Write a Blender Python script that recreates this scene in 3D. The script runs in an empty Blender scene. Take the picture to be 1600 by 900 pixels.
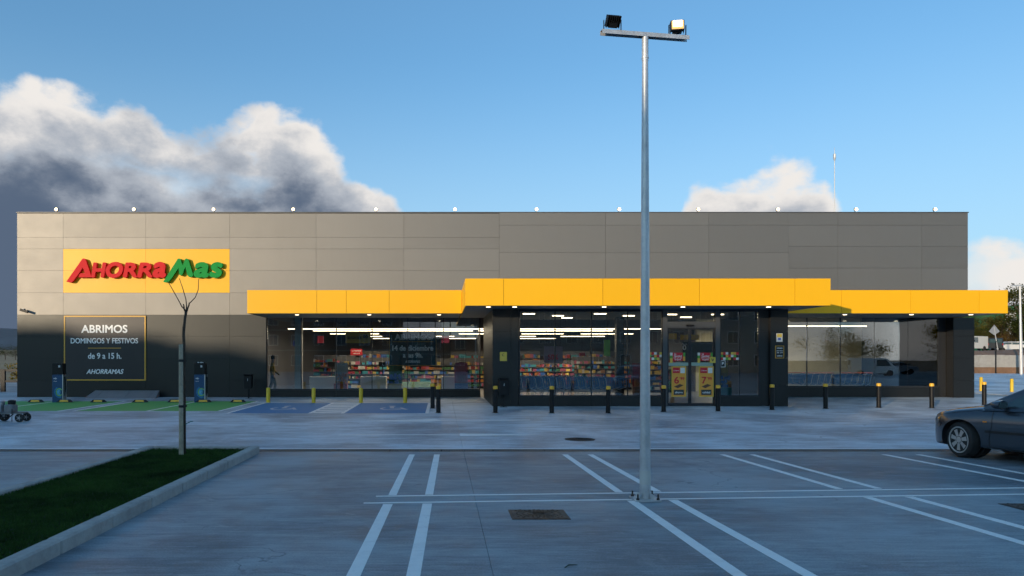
import bpy, bmesh, math, random
from mathutils import Vector, Matrix
from mathutils.bvhtree import BVHTree
import numpy as np

random.seed(7)
SC = bpy.context.scene
COL = SC.collection
R = math.radians
# ------------------------------------------------------------------ camera
FPX, PX, PY, EYE = 1115.0, 690.0, 562.0, 1.75      # focal length in photo pixels, principal point, eye height
cd = bpy.data.cameras.new('camera')
cam = bpy.data.objects.new('camera', cd); COL.objects.link(cam)
cam.location = (0, 0, EYE); cam.rotation_euler = (R(90), 0, 0)
cd.sensor_width = 36.0; cd.lens = FPX / 1600 * 36
cd.shift_x = (800 - PX) / 1600; cd.shift_y = (PY - 450) / 1600
cd.clip_start = 0.1; cd.clip_end = 20000
SC.camera = cam
# ------------------------------------------------------------------ exposure
vs = SC.view_settings
vs.view_transform = 'Standard'; vs.look = 'None'; vs.exposure = 0.65; vs.gamma = 1.0; vs.use_curve_mapping = False
SC.render.engine = 'CYCLES'
SC.cycles.use_denoising = True
SC.cycles.use_adaptive_sampling = True; SC.cycles.adaptive_threshold = 0.03; SC.cycles.adaptive_min_samples = 16
SC.cycles.max_bounces = 5; SC.cycles.diffuse_bounces = 3; SC.cycles.glossy_bounces = 3; SC.cycles.transparent_max_bounces = 16
SC.cycles.sample_clamp_indirect = 6.0
SC.cycles.caustics_reflective = False; SC.cycles.caustics_refractive = False
# ------------------------------------------------------------------ sun and sky
SUN_EL = R(8.5)
SUN_TO = Vector((-0.6 * math.cos(SUN_EL), -0.8 * math.cos(SUN_EL), math.sin(SUN_EL)))   # direction towards the sun
ld = bpy.data.lights.new('sun', 'SUN'); ld.energy = 2.4; ld.angle = R(0.53); ld.color = (1.0, 0.80, 0.56)
sun = bpy.data.objects.new('sun', ld); COL.objects.link(sun)
sun.rotation_euler = (-SUN_TO).to_track_quat('-Z', 'Y').to_euler(); sun.location = (-30, -40, 30)

world = bpy.data.worlds.new('World'); SC.world = world; world.use_nodes = True
wt = world.node_tree; wt.nodes.clear()
class NT:
    """tiny node-graph writer"""
    def __init__(s, t): s.t = t
    def n(s, kind, **kw):
        nd = s.t.nodes.new(kind)
        for k, v in kw.items(): setattr(nd, k, v)
        return nd
    def put(s, sock, v):
        if isinstance(v, bpy.types.NodeSocket): s.t.links.new(v, sock)
        else: sock.default_value = v
    def m(s, op, a, b=0.0, c=None, clamp=False):
        nd = s.n('ShaderNodeMath', operation=op, use_clamp=clamp)
        s.put(nd.inputs[0], a); s.put(nd.inputs[1], b)
        if c is not None: s.put(nd.inputs[2], c)
        return nd.outputs[0]
    def vm(s, op, a, b=(0, 0, 0)):
        nd = s.n('ShaderNodeVectorMath', operation=op); s.put(nd.inputs[0], a); s.put(nd.inputs[1], b); return nd.outputs[0]
    def mix(s, f, a, b, blend='MIX'):
        nd = s.n('ShaderNodeMix', data_type='RGBA', blend_type=blend)
        s.put(nd.inputs[0], f); s.put(nd.inputs[6], a); s.put(nd.inputs[7], b); return nd.outputs[2]
    def noise(s, vec, scale, detail=4, rough=0.55, dist=0.0, lac=2.0):
        nd = s.n('ShaderNodeTexNoise'); s.put(nd.inputs['Vector'], vec)
        nd.inputs['Scale'].default_value = scale; nd.inputs['Detail'].default_value = detail
        nd.inputs['Roughness'].default_value = rough; nd.inputs['Distortion'].default_value = dist
        nd.inputs['Lacunarity'].default_value = lac
        return nd.outputs['Fac']
    def smooth(s, v, a, b, lo=0.0, hi=1.0):
        nd = s.n('ShaderNodeMapRange', interpolation_type='SMOOTHSTEP'); s.put(nd.inputs[0], v)
        nd.inputs[1].default_value = a; nd.inputs[2].default_value = b; nd.inputs[3].default_value = lo; nd.inputs[4].default_value = hi
        return nd.outputs[0]
    def lin(s, v, a, b, lo=0.0, hi=1.0):
        nd = s.n('ShaderNodeMapRange'); s.put(nd.inputs[0], v)
        nd.inputs[1].default_value = a; nd.inputs[2].default_value = b; nd.inputs[3].default_value = lo; nd.inputs[4].default_value = hi
        return nd.outputs[0]
    def ramp(s, f, stops):
        nd = s.n('ShaderNodeValToRGB'); s.put(nd.inputs[0], f)
        e = nd.color_ramp.elements
        while len(e) < len(stops): e.new(0.5)
        for el, (p, c) in zip(e, stops): el.position = p; el.color = (*c, 1)
        return nd.outputs[0]

W = NT(wt)
SKY_STRENGTH = 0.15
sky = W.n('ShaderNodeTexSky', sky_type='NISHITA', sun_disc=False)
sky.sun_elevation = SUN_EL
sky.sun_rotation = math.atan2(SUN_TO.x, SUN_TO.y)      # clockwise from +Y
sky.air_density = 1.0; sky.dust_density = 2.2; sky.ozone_density = 2.5; sky.altitude = 600
geo = W.n('ShaderNodeTexCoord').outputs['Generated']
sep = W.n('ShaderNodeSeparateXYZ'); wt.links.new(geo, sep.inputs[0])
dx, dy, dz = sep.outputs
az = W.m('ARCTAN2', dx, dy)
el = W.m('ARCSINE', dz)
AZ0, AZ1 = -1.5, 1.5
def azel(x, y):
    X, Z = (x - PX) / FPX, (PY - y) / FPX
    return math.atan(X), math.atan(Z / math.hypot(1, X))
# outline of the cumulus: (photo x, photo y of the cloud top); beyond the frame the bank carries on and dies out
prof = [(-300, 150), (-100, 128), (0, 116), (70, 118), (150, 142), (230, 158), (275, 192), (318, 182), (372, 178), (430, 174), (470, 166), (502, 200), (545, 250),
        (590, 296), (640, 345), (690, 430), (800, 520), (950, 545), (1040, 460), (1062, 310), (1085, 276), (1140, 262), (1195, 246), (1250, 246), (1290, 276), (1318, 345),
        (1340, 440), (1440, 470), (1480, 400), (1515, 376), (1600, 382), (1700, 395), (1900, 420)]
pts = [(0.0, 0.10), (0.08, 0.16), (0.18, 0.24)]
for x, y in prof:
    a, e = azel(x, y)
    pts.append(((a - AZ0) / (AZ1 - AZ0), e))
pts += [(0.93, 0.06), (1.0, 0.06)]
fc = W.n('ShaderNodeFloatCurve'); cm = fc.mapping; cv = cm.curves[0]
cm.use_clip = False
for p in pts[1:-1]: cv.points.new(*p)
cv.points[0].location = pts[0]; cv.points[-1].location = pts[-1]
for p in cv.points: p.handle_type = 'VECTOR'
cm.update()
W.put(fc.inputs['Value'], W.lin(az, AZ0, AZ1))
top = fc.outputs[0]
q = W.vm('MULTIPLY', geo, (1, 1, 1.5))
n1 = W.noise(q, 7.0, 6, 0.56, 0.0)
n2 = W.noise(W.vm('ADD', q, (3.1, 1.7, 0.9)), 24.0, 7, 0.66, 0.0)
n3 = W.noise(W.vm('ADD', q, (8.1, 4.7, 2.3)), 3.6, 4, 0.55, 0.2)
def puff(sc, off):
    vn = W.n('ShaderNodeTexVoronoi', feature='F1'); vn.inputs['Scale'].default_value = sc
    W.put(vn.inputs['Vector'], W.vm('ADD', W.vm('ADD', q, off), W.vm('MULTIPLY', W.vm('SUBTRACT', nv.outputs['Color'], (0.5, 0.5, 0.5)), (0.10, 0.10, 0.10))))
    return W.m('SUBTRACT', 0.42, vn.outputs['Distance'])
nv = W.n('ShaderNodeTexNoise'); nv.inputs['Scale'].default_value = 9.0; nv.inputs['Detail'].default_value = 4; W.put(nv.inputs['Vector'], q)
p1_, p2_ = puff(9.0, (0.3, 0.7, 0.2)), puff(23.0, (1.3, 0.1, 0.9))
wob = W.m('ADD', W.m('ADD', W.m('MULTIPLY', W.m('SUBTRACT', n1, 0.5), 0.07), W.m('MULTIPLY', W.m('SUBTRACT', n2, 0.5), 0.050)), W.m('ADD', W.m('MULTIPLY', p1_, 0.06), W.m('MULTIPLY', p2_, 0.026)))
dep = W.m('ADD', W.m('SUBTRACT', top, el), wob)                    # how far below the cloud top
alpha = W.smooth(dep, -0.011, 0.022)
holes = W.smooth(n3, 0.36, 0.47, 0.55, 1.0)
alpha = W.m('MULTIPLY', alpha, W.m('MAXIMUM', holes, W.smooth(dep, 0.03, 0.09)))
sh = W.m('ADD', dep, W.m('ADD', W.m('MULTIPLY', W.m('SUBTRACT', n3, 0.5), 0.22), W.m('SUBTRACT', W.m('MULTIPLY', W.m('SUBTRACT', n1, 0.5), 0.12), W.m('MULTIPLY', p1_, 0.10))))
sh = W.m('SUBTRACT', sh, W.smooth(az, 0.05, 0.35, 0.0, 0.05))      # the small clouds to the right are thin
sh = W.m('ADD', sh, W.m('MULTIPLY', W.m('SUBTRACT', n2, 0.5), 0.03))
shade = W.smooth(sh, -0.02, 0.175)
cl_lit, cl_mid, cl_dark = (3.7, 3.55, 3.4), (1.85, 2.0, 2.25), (0.42, 0.59, 0.90)
ccol = W.ramp(shade, [(0.0, (1, 1, 1)), (0.45, (0.5, 0.5, 0.5)), (1.0, (0, 0, 0))])
mid = W.mix(W.smooth(shade, 0.0, 0.5), (*cl_lit, 1), (*cl_mid, 1))
ccol = W.mix(W.smooth(shade, 0.4, 1.0), mid, (*cl_dark, 1))
gm_ = W.n('ShaderNodeGamma'); wt.links.new(sky.outputs[0], gm_.inputs[0]); gm_.inputs[1].default_value = 0.75
skyc = W.mix(1.0, gm_.outputs[0], (0.80, 1.21, 1.44, 1), 'MULTIPLY')
skyc = W.mix(W.smooth(el, 0.0, 0.42, 0.62, 0.0), skyc, (2.25, 3.0, 3.6, 1))          # pale air thickening towards the horizon, all round
out = W.mix(alpha, skyc, ccol)
bg = W.n('ShaderNodeBackground'); W.put(bg.inputs[0], out); bg.inputs[1].default_value = SKY_STRENGTH
wo = W.n('ShaderNodeOutputWorld'); wt.links.new(bg.outputs[0], wo.inputs[0])

# ------------------------------------------------------------------ helpers
KS = 0.0066
def g(y):                                   # the yard rises gently from the drain to the store
    return min(max(0.0, y - 13.95) * KS, 0.14)
def gp(x, y):                               # photo pixel of a point on the ground -> X, Y
    v = (y - PY) / FPX
    Y = EYE / v
    if Y > 13.95:
        Y = (EYE + KS * 13.95) / (v + KS)
        if Y > 35: Y = (EYE - 0.14) / v
    return (x - PX) * Y / FPX, Y
def xat(x, Y): return (x - PX) * Y / FPX
def zat(y, Y): return EYE + (PY - y) * Y / FPX

ORG = {}
class MB:
    def __init__(s): s.v = []; s.f = []; s.sm = False
    def add(s, vs_, fs):
        o = len(s.v); s.v += [tuple(p) for p in vs_]; s.f += [tuple(i + o for i in f) for f in fs]; return s
    def box(s, x0, x1, y0, y1, z0, z1):
        return s.add([(x0,y0,z0),(x1,y0,z0),(x1,y1,z0),(x0,y1,z0),(x0,y0,z1),(x1,y0,z1),(x1,y1,z1),(x0,y1,z1)],
                     [(3,2,1,0),(4,5,6,7),(0,1,5,4),(1,2,6,5),(2,3,7,6),(3,0,4,7)])
    def cbox(s, c, d, rot=None):
        hx, hy, hz = d[0]/2, d[1]/2, d[2]/2
        P = [Vector(p) for p in [(-hx,-hy,-hz),(hx,-hy,-hz),(hx,hy,-hz),(-hx,hy,-hz),(-hx,-hy,hz),(hx,-hy,hz),(hx,hy,hz),(-hx,hy,hz)]]
        if rot is not None: P = [rot @ p for p in P]
        return s.add([p + Vector(c) for p in P], [(3,2,1,0),(4,5,6,7),(0,1,5,4),(1,2,6,5),(2,3,7,6),(3,0,4,7)])
    def chbox(s, x0, x1, y0, y1, z0, z1, c=0.02):         # box with chamfered vertical and top edges
        lo = [(x0+c,y0),(x1-c,y0),(x1,y0+c),(x1,y1-c),(x1-c,y1),(x0+c,y1),(x0,y1-c),(x0,y0+c)]
        hi = [(x0+2*c,y0+c),(x1-2*c,y0+c),(x1-c,y0+2*c),(x1-c,y1-2*c),(x1-2*c,y1-c),(x0+2*c,y1-c),(x0+c,y1-2*c),(x0+c,y0+2*c)]
        vv = [(x,y,z0) for x,y in lo]+[(x,y,z1-c) for x,y in lo]+[(x,y,z1) for x,y in hi]
        ff = [tuple(range(7,-1,-1)), tuple(range(16,24))]
        for i in range(8):
            j = (i+1)%8; ff += [(i,j,8+j,8+i),(8+i,8+j,16+j,16+i)]
        return s.add(vv, ff)
    def bar(s, a, b, w, h=None, up=(0,0,1)):
        a, b = Vector(a), Vector(b); h = h or w; d = (b-a); L = d.length
        if L < 1e-6: return s
        d.normalize(); u = Vector(up)
        if abs(d.dot(u)) > 0.97: u = Vector((1,0,0))
        x = d.cross(u).normalized(); z = x.cross(d).normalized()
        rot = Matrix((x, d, z)).transposed()
        return s.cbox((a+b)/2, (w, L, h), rot)
    def tube(s, path, rad, n=8, cap=True):
        P = [Vector(p) for p in path]; k = len(P)
        rr = rad if isinstance(rad, (list, tuple)) else [rad]*k
        rings = []; ref = None
        for i in range(k):
            t = (P[min(i+1,k-1)] - P[max(i-1,0)]).normalized()
            if ref is None: ref = Vector((0,0,1)) if abs(t.z) < 0.9 else Vector((1,0,0))
            x = (ref - t*ref.dot(t)).normalized(); ref = x; y = t.cross(x)
            rings.append([P[i] + (x*math.cos(2*math.pi*j/n) + y*math.sin(2*math.pi*j/n))*rr[i] for j in range(n)])
        vv = [p for r_ in rings for p in r_]; ff = []
        for i in range(k-1):
            for j in range(n):
                a, b = i*n+j, i*n+(j+1)%n
                ff.append((a, b, b+n, a+n))
        if cap: ff += [tuple(range(n-1,-1,-1)), tuple(range((k-1)*n, k*n))]
        return s.add(vv, ff)
    def cyl(s, c, r, h, n=16, r2=None):
        c = Vector(c); return s.tube([c, c+Vector((0,0,h))], [r, r if r2 is None else r2], n)
    def lathe(s, prof, c=(0,0,0), n=20, axis='z'):
        vv = []; ff = []; k = len(prof)
        for (r_, z) in prof:
            for j in range(n):
                a = 2*math.pi*j/n; x, y = r_*math.cos(a), r_*math.sin(a)
                p = (x,y,z) if axis=='z' else ((z,x,y) if axis=='x' else (x,z,y))
                vv.append((p[0]+c[0],p[1]+c[1],p[2]+c[2]))
        for i in range(k-1):
            for j in range(n):
                a, b = i*n+j, i*n+(j+1)%n; ff.append((a,b,b+n,a+n))
        ff += [tuple(range(n-1,-1,-1)), tuple(range((k-1)*n,k*n))]
        return s.add(vv, ff)
    def prism(s, poly, y0, y1):                            # polygon in XZ, pushed from y0 to y1
        n = len(poly); vv = [(x,y0,z) for x,z in poly]+[(x,y1,z) for x,z in poly]
        ff = [tuple(range(n)), tuple(range(2*n-1,n-1,-1))]
        for i in range(n):
            j=(i+1)%n; ff.append((j,i,n+i,n+j))
        return s.add(vv, ff)
    def sheet(s, poly, h=0.004, t=0.003):                  # thin painted sheet on the ground, polygon in XY
        n = len(poly); vv = [(x,y,g(y)+h) for x,y in poly]+[(x,y,g(y)+h-t) for x,y in poly]
        ff = [tuple(range(n)), tuple(range(2*n-1,n-1,-1))]
        for i in range(n):
            j=(i+1)%n; ff.append((j,i,n+i,n+j))
        return s.add(vv, ff)
    def mesh(s, name, org=(0,0,0)):
        me = bpy.data.meshes.new(name)
        me.from_pydata([(p[0]-org[0],p[1]-org[1],p[2]-org[2]) for p in s.v], [], s.f); me.update()
        bm = bmesh.new(); bm.from_mesh(me); bmesh.ops.recalc_face_normals(bm, faces=bm.faces); bm.to_mesh(me); bm.free()
        if s.sm: me.shade_smooth()
        return me
    def build(s, name, mat, parent=None, org=None, smooth=False):
        s.sm = smooth
        if org is None: org = ORG.get(parent.name, (0,0,0)) if parent else (0,0,0)
        me = s.mesh(name, org)
        return link(name, me, mat, parent, org)
def link(name, me, mat, parent=None, org=(0,0,0)):
    if mat is not None and not me.materials: me.materials.append(mat)
    o = bpy.data.objects.new(name, me); COL.objects.link(o)
    if parent: o.parent = parent
    elif org != (0,0,0): o.location = org
    ORG[o.name] = tuple(org)
    return o
def empty(name, loc, label=None, cat=None, group=None, rotz=0.0, local=False):
    o = bpy.data.objects.new(name, None); COL.objects.link(o); o.location = loc; o.rotation_euler = (0,0,rotz)
    o.empty_display_size = 0.2
    ORG[o.name] = (0,0,0) if local else tuple(loc)
    if label: tag(o, label, cat, group)
    return o
def tag(o, label=None, cat=None, group=None, kind=None):
    if label: o['label'] = label
    if cat: o['category'] = cat
    if group: o['group'] = group
    if kind: o['kind'] = kind
    return o
def copy_tree(o, parent=None):
    c = o.copy(); COL.objects.link(c)
    if parent: c.parent = parent
    for ch in list(o.children): copy_tree(ch, c)
    return c
def smooth_by_angle(me, deg=35):
    me.shade_smooth()
    try: me.set_sharp_from_angle(angle=R(deg))
    except Exception: pass
ORD = ['first','second','third','fourth','fifth','sixth','seventh','eighth','ninth','tenth','eleventh','twelfth','thirteenth','fourteenth','fifteenth','sixteenth','seventeenth','eighteenth','nineteenth','twentieth']
# text -> mesh in the XZ plane, facing -Y
def text_mesh(body, bold=0.0, extrude=0.0, shear=0.0, spacing=1.0, align='CENTER', line=1.0):
    c = bpy.data.curves.new('lettering', 'FONT'); c.body = body; c.size = 1.0; c.offset = bold; c.extrude = extrude
    c.shear = shear; c.space_character = spacing; c.align_x = align; c.space_line = line; c.resolution_u = 4
    o = bpy.data.objects.new('lettering', c); COL.objects.link(o)
    dg = bpy.context.evaluated_depsgraph_get()
    me = bpy.data.meshes.new_from_object(o.evaluated_get(dg))
    bpy.data.objects.remove(o); bpy.data.curves.remove(c)
    return me
def lettering(name, body, mat, parent, cx, cz, y, w=None, h=None, org=None, bold=0.0, depth=0.004, shear=0.0, line=1.0, spacing=1.0):
    me = text_mesh(body, 0.0, 0.0, shear, spacing, 'CENTER', line)
    co = np.empty(len(me.vertices)*3, 'f'); me.vertices.foreach_get('co', co); co = co.reshape(-1,3)
    lo, hi = co.min(0), co.max(0)
    sx = w/(hi[0]-lo[0]) if w else None; sz = h/(hi[1]-lo[1]) if h else None
    sx = sx or sz; sz = sz or sx
    if bold: sx /= (1+2*0.85*bold/(hi[0]-lo[0])); sz /= (1+2*0.85*bold/(hi[1]-lo[1]))
    org = org or ORG.get(parent.name, (0,0,0))
    bm = bmesh.new(); bm.from_mesh(me)
    for v in bm.verts:
        x = cx + (v.co.x-(lo[0]+hi[0])/2)*sx; z = cz + (v.co.y-(lo[1]+hi[1])/2)*sz
        v.co = (x-org[0], y-org[1], z-org[2])
    if depth:
        r_ = bmesh.ops.extrude_face_region(bm, geom=bm.faces[:])
        for v in [e for e in r_['geom'] if isinstance(e, bmesh.types.BMVert)]: v.co.y -= depth
        bmesh.ops.recalc_face_normals(bm, faces=bm.faces)
    if bold:                                     # thicken the strokes: shifted copies, each a hair in front of the last
        src = bm.faces[:]; amt = bold*sz*0.85
        for k in range(8):
            a_ = k*math.pi/4
            d_ = bmesh.ops.duplicate(bm, geom=src)
            for v in [e for e in d_['geom'] if isinstance(e, bmesh.types.BMVert)]:
                v.co.x += amt*math.cos(a_); v.co.z += amt*math.sin(a_); v.co.y -= 0.0004*(k+1)
    bm.to_mesh(me); bm.free()
    return link(name, me, mat, parent, org)

# ------------------------------------------------------------------ materials
MATS = {}
def mat(name, col, rough=0.6, metal=0.0, var=0.0, vscale=3.0, bump=0.0, bscale=40.0, spec=0.5, emit=None, estr=0.0, stretch=(1,1,1), coat=0.0, sat=None, rvar=0.0):
    if name in MATS: return MATS[name]
    m = bpy.data.materials.new(name); m.use_nodes = True; t = NT(m.node_tree)
    b = m.node_tree.nodes['Principled BSDF']
    b.inputs['Roughness'].default_value = rough; b.inputs['Metallic'].default_value = metal
    b.inputs['Specular IOR Level'].default_value = spec; b.inputs['Coat Weight'].default_value = coat
    b.inputs['Coat Roughness'].default_value = 0.05
    b.inputs['Base Color'].default_value = (*col, 1)
    if var or bump or rvar:
        tc = t.n('ShaderNodeNewGeometry').outputs['Position'] if stretch != 'obj' else t.n('ShaderNodeTexCoord').outputs['Object']
        vec = t.vm('MULTIPLY', tc, stretch if stretch != 'obj' else (1,1,1))
    if var:
        n = t.noise(vec, vscale, 5, 0.6)
        n_ = t.noise(vec, vscale*6.3, 4, 0.6)
        f = t.m('ADD', t.m('MULTIPLY', n, 0.65), t.m('MULTIPLY', n_, 0.35))
        f = t.lin(f, 0.3, 0.7)
        c2 = sat or col
        lo = tuple(c*(1-var) for c in col); hi = tuple(min(1, c*(1+var)) for c in c2)
        t.put(b.inputs['Base Color'], t.mix(f, (*lo,1), (*hi,1)))
    if rvar:
        n = t.noise(vec, vscale*1.7, 4, 0.6)
        t.put(b.inputs['Roughness'], t.lin(n, 0.3, 0.7, rough-rvar, rough+rvar))
    if bump:
        n = t.noise(vec, bscale, 4, 0.6)
        bn = t.n('ShaderNodeBump'); bn.inputs['Strength'].default_value = bump; bn.inputs['Distance'].default_value = 0.01
        t.put(bn.inputs['Height'], n); t.put(b.inputs['Normal'], bn.outputs[0])
    if emit:
        b.inputs['Emission Color'].default_value = (*emit, 1); b.inputs['Emission Strength'].default_value = estr
    MATS[name] = m
    return m
def glass_mat(name, tint, ior=1.9):
    m = bpy.data.materials.new(name); m.use_nodes = True; t = NT(m.node_tree); m.node_tree.nodes.clear()
    tr = t.n('ShaderNodeBsdfTransparent'); tr.inputs[0].default_value = (*tint, 1)
    gl = t.n('ShaderNodeBsdfGlossy'); gl.inputs['Roughness'].default_value = 0.0; gl.inputs[0].default_value = (0.92, 0.97, 1, 1)
    fr = t.n('ShaderNodeFresnel'); fr.inputs[0].default_value = ior
    # float glass is never quite flat
    tc = t.n('ShaderNodeNewGeometry').outputs['Position']
    bn = t.n('ShaderNodeBump'); bn.inputs['Strength'].default_value = 0.02; bn.inputs['Distance'].default_value = 0.02
    t.put(bn.inputs['Height'], t.noise(tc, 0.9, 1, 0.4)); t.put(gl.inputs['Normal'], bn.outputs[0])
    mx = t.n('ShaderNodeMixShader'); t.put(mx.inputs[0], fr.outputs[0])
    m.node_tree.links.new(tr.outputs[0], mx.inputs[1]); m.node_tree.links.new(gl.outputs[0], mx.inputs[2])
    o = t.n('ShaderNodeOutputMaterial'); m.node_tree.links.new(mx.outputs[0], o.inputs[0])
    MATS[name] = m
    return m
def concrete_mat(name, col):
    m = bpy.data.materials.new(name); m.use_nodes = True; t = NT(m.node_tree); b = m.node_tree.nodes['Principled BSDF']
    p = t.n('ShaderNodeNewGeometry').outputs['Position']
    big = t.noise(p, 0.32, 5, 0.6, 0.6)
    mid_ = t.noise(t.vm('MULTIPLY', p, (0.55, 1.6, 1)), 1.5, 6, 0.68, 0.4)          # trowel sweeps across the slab
    streak = t.noise(t.vm('MULTIPLY', p, (0.5, 9.0, 1)), 2.2, 5, 0.7, 0.8)
    fine = t.noise(p, 60, 3, 0.6)
    blot = t.smooth(t.noise(t.vm('ADD', p, (11, 5, 0)), 0.9, 6, 0.7, 1.2), 0.56, 0.72)
    f = t.m('ADD', t.m('ADD', t.m('MULTIPLY', big, 0.36), t.m('MULTIPLY', mid_, 0.30)), t.m('ADD', t.m('MULTIPLY', streak, 0.16), t.m('MULTIPLY', fine, 0.18)))
    f = t.lin(f, 0.435, 0.565)
    c = t.mix(f, (col[0]*0.50, col[1]*0.52, col[2]*0.55, 1), (col[0]*1.42, col[1]*1.42, col[2]*1.40, 1))
    c = t.mix(t.m('MULTIPLY', blot, 0.28), c, (col[0]*1.55, col[1]*1.55, col[2]*1.52, 1))
    # dark stains and tyre scuffs
    st = t.smooth(t.noise(t.vm('MULTIPLY', p, (1.0, 2.2, 1)), 0.75, 4, 0.6, 2.0), 0.63, 0.74)
    c = t.mix(t.m('MULTIPLY', st, 0.16), c, (col[0]*0.45, col[1]*0.45, col[2]*0.46, 1))
    vor = t.n('ShaderNodeTexVoronoi', feature='F1'); t.put(vor.inputs['Vector'], p); vor.inputs['Scale'].default_value = 2.6
    spot = t.smooth(vor.outputs['Distance'], 0.015, 0.05, 1.0, 0.0)
    c = t.mix(t.m('MULTIPLY', spot, 0.5), c, (col[0]*0.3, col[1]*0.3, col[2]*0.3, 1))
    # pale laitance sweeps left by the float, thin cracks, tyre arcs
    sweep = t.smooth(t.noise(t.vm('MULTIPLY', t.vm('ADD', p, (40, 17, 0)), (0.8, 3.4, 1)), 2.6, 7, 0.72, 1.5), 0.55, 0.66)
    c = t.mix(t.m('MULTIPLY', sweep, 0.38), c, (col[0]*1.75, col[1]*1.75, col[2]*1.72, 1))
    vc = t.n('ShaderNodeTexVoronoi', feature='DISTANCE_TO_EDGE'); vc.inputs['Scale'].default_value = 0.16
    wv = t.n('ShaderNodeTexNoise'); wv.inputs['Scale'].default_value = 1.1; wv.inputs['Detail'].default_value = 5; t.put(wv.inputs['Vector'], p)
    t.put(vc.inputs['Vector'], t.vm('ADD', p, t.vm('MULTIPLY', wv.outputs['Color'], (1.6, 1.6, 0))))
    crack = t.m('MULTIPLY', t.smooth(vc.outputs['Distance'], 0.0006, 0.0022, 1.0, 0.0), t.smooth(big, 0.5, 0.6))
    c = t.mix(t.m('MULTIPLY', crack, 0.6), c, (col[0]*0.25, col[1]*0.25, col[2]*0.25, 1))
    tyre = t.n('ShaderNodeTexWave', wave_type='RINGS'); tyre.inputs['Scale'].default_value = 0.11; tyre.inputs['Distortion'].default_value = 3.0; tyre.inputs['Detail'].default_value = 1
    t.put(tyre.inputs['Vector'], t.vm('ADD', p, (-3.0, -11.0, 0)))
    tm = t.m('MULTIPLY', t.smooth(tyre.outputs['Fac'], 0.965, 0.995), t.smooth(t.noise(p, 0.5, 3, 0.6), 0.48, 0.62))
    c = t.mix(t.m('MULTIPLY', tm, 0.35), c, (col[0]*0.4, col[1]*0.4, col[2]*0.42, 1))
    t.put(b.inputs['Base Color'], c)
    t.put(b.inputs['Roughness'], t.lin(mid_, 0.3, 0.7, 0.36, 0.62))
    bn = t.n('ShaderNodeBump'); bn.inputs['Strength'].default_value = 0.25; bn.inputs['Distance'].default_value = 0.006
    t.put(bn.inputs['Height'], t.m('ADD', fine, t.m('MULTIPLY', streak, 0.8))); t.put(b.inputs['Normal'], bn.outputs[0])
    b.inputs['Specular IOR Level'].default_value = 0.25
    MATS[name] = m; return m
def paint_mat(name, col, wear=0.45):
    """road paint rubbed thin in places"""
    m = bpy.data.materials.new(name); m.use_nodes = True; t = NT(m.node_tree); b = m.node_tree.nodes['Principled BSDF']
    p = t.n('ShaderNodeNewGeometry').outputs['Position']
    w = t.smooth(t.noise(t.vm('MULTIPLY', p, (1, 2.5, 1)), 2.5, 7, 0.75, 0.5), 0.45, 0.72)
    s = t.noise(p, 45, 3, 0.6)
    w = t.m('MULTIPLY', w, t.lin(s, 0.3, 0.7, 0.3, 1.0))
    chip = t.smooth(t.noise(t.vm('ADD', p, (5, 9, 0)), 14, 5, 0.7), 0.64, 0.70)
    w = t.m('MAXIMUM', w, t.m('MULTIPLY', chip, 1.6))
    c = t.mix(t.m('MULTIPLY', w, wear), (*col, 1), (0.27, 0.27, 0.27, 1))
    t.put(b.inputs['Base Color'], c); b.inputs['Roughness'].default_value = 0.6
    MATS[name] = m; return m
# ------------------------------------------------------------------ palette
def panel_mat(name, col, rough, metal, var=0.05, spec=0.5):
    m = bpy.data.materials.new(name); m.use_nodes = True; t = NT(m.node_tree); b = m.node_tree.nodes['Principled BSDF']
    rnd = t.n('ShaderNodeObjectInfo').outputs['Random']
    p = t.n('ShaderNodeNewGeometry').outputs['Position']
    n = t.noise(t.vm('MULTIPLY', p, (1, 1, 0.35)), 1.3, 5, 0.65)
    st_ = t.noise(t.vm('MULTIPLY', p, (7, 7, 0.35)), 1.6, 5, 0.7)          # rain streaks
    f = t.m('ADD', t.m('MULTIPLY', rnd, 0.5), t.m('ADD', t.m('MULTIPLY', n, 0.25), t.m('MULTIPLY', st_, 0.30)))
    t.put(b.inputs['Base Color'], t.mix(f, tuple(c*(1-var) for c in col)+(1,), tuple(min(1,c*(1+var)) for c in col)+(1,)))
    b.inputs['Metallic'].default_value = metal
    t.put(b.inputs['Roughness'], t.lin(t.noise(p, 2.1, 3, 0.5), 0.3, 0.7, rough-0.012, rough+0.012))
    b.inputs['Specular IOR Level'].default_value = spec
    # oil-canning: thin sheet is slightly wavy
    bn = t.n('ShaderNodeBump'); bn.inputs['Strength'].default_value = 0.012; bn.inputs['Distance'].default_value = 0.03
    t.put(bn.inputs['Height'], t.noise(t.vm('MULTIPLY', p, (1, 1, 1.6)), 1.1, 2, 0.4)); t.put(b.inputs['Normal'], bn.outputs[0])
    MATS[name] = m; return m
M_LIGHT = panel_mat('grey aluminium panel', (0.222, 0.211, 0.194), 0.56, 0.68, 0.09)
M_DARK = panel_mat('anthracite panel', (0.045, 0.046, 0.045), 0.42, 0.85, 0.10)
M_YEL = panel_mat('yellow panel', (0.88, 0.45, 0.005), 0.42, 0.0, 0.05, 0.35)
M_SOFFIT = panel_mat('soffit panel', (0.22, 0.21, 0.20), 0.5, 0.2)
M_CORE = mat('black sub frame', (0.012, 0.012, 0.013), 0.8)
M_FRAME = mat('dark window frame', (0.022, 0.024, 0.028), 0.5, 0.2)
M_DOORFR = mat('grey door frame', (0.09, 0.095, 0.10), 0.45, 0.5)
M_GLASS = glass_mat('shop glass', (0.94, 0.965, 0.965), 1.85)
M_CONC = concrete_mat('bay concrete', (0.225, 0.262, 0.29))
M_CONC2 = concrete_mat('driveway concrete', (0.44, 0.49, 0.54))
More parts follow.
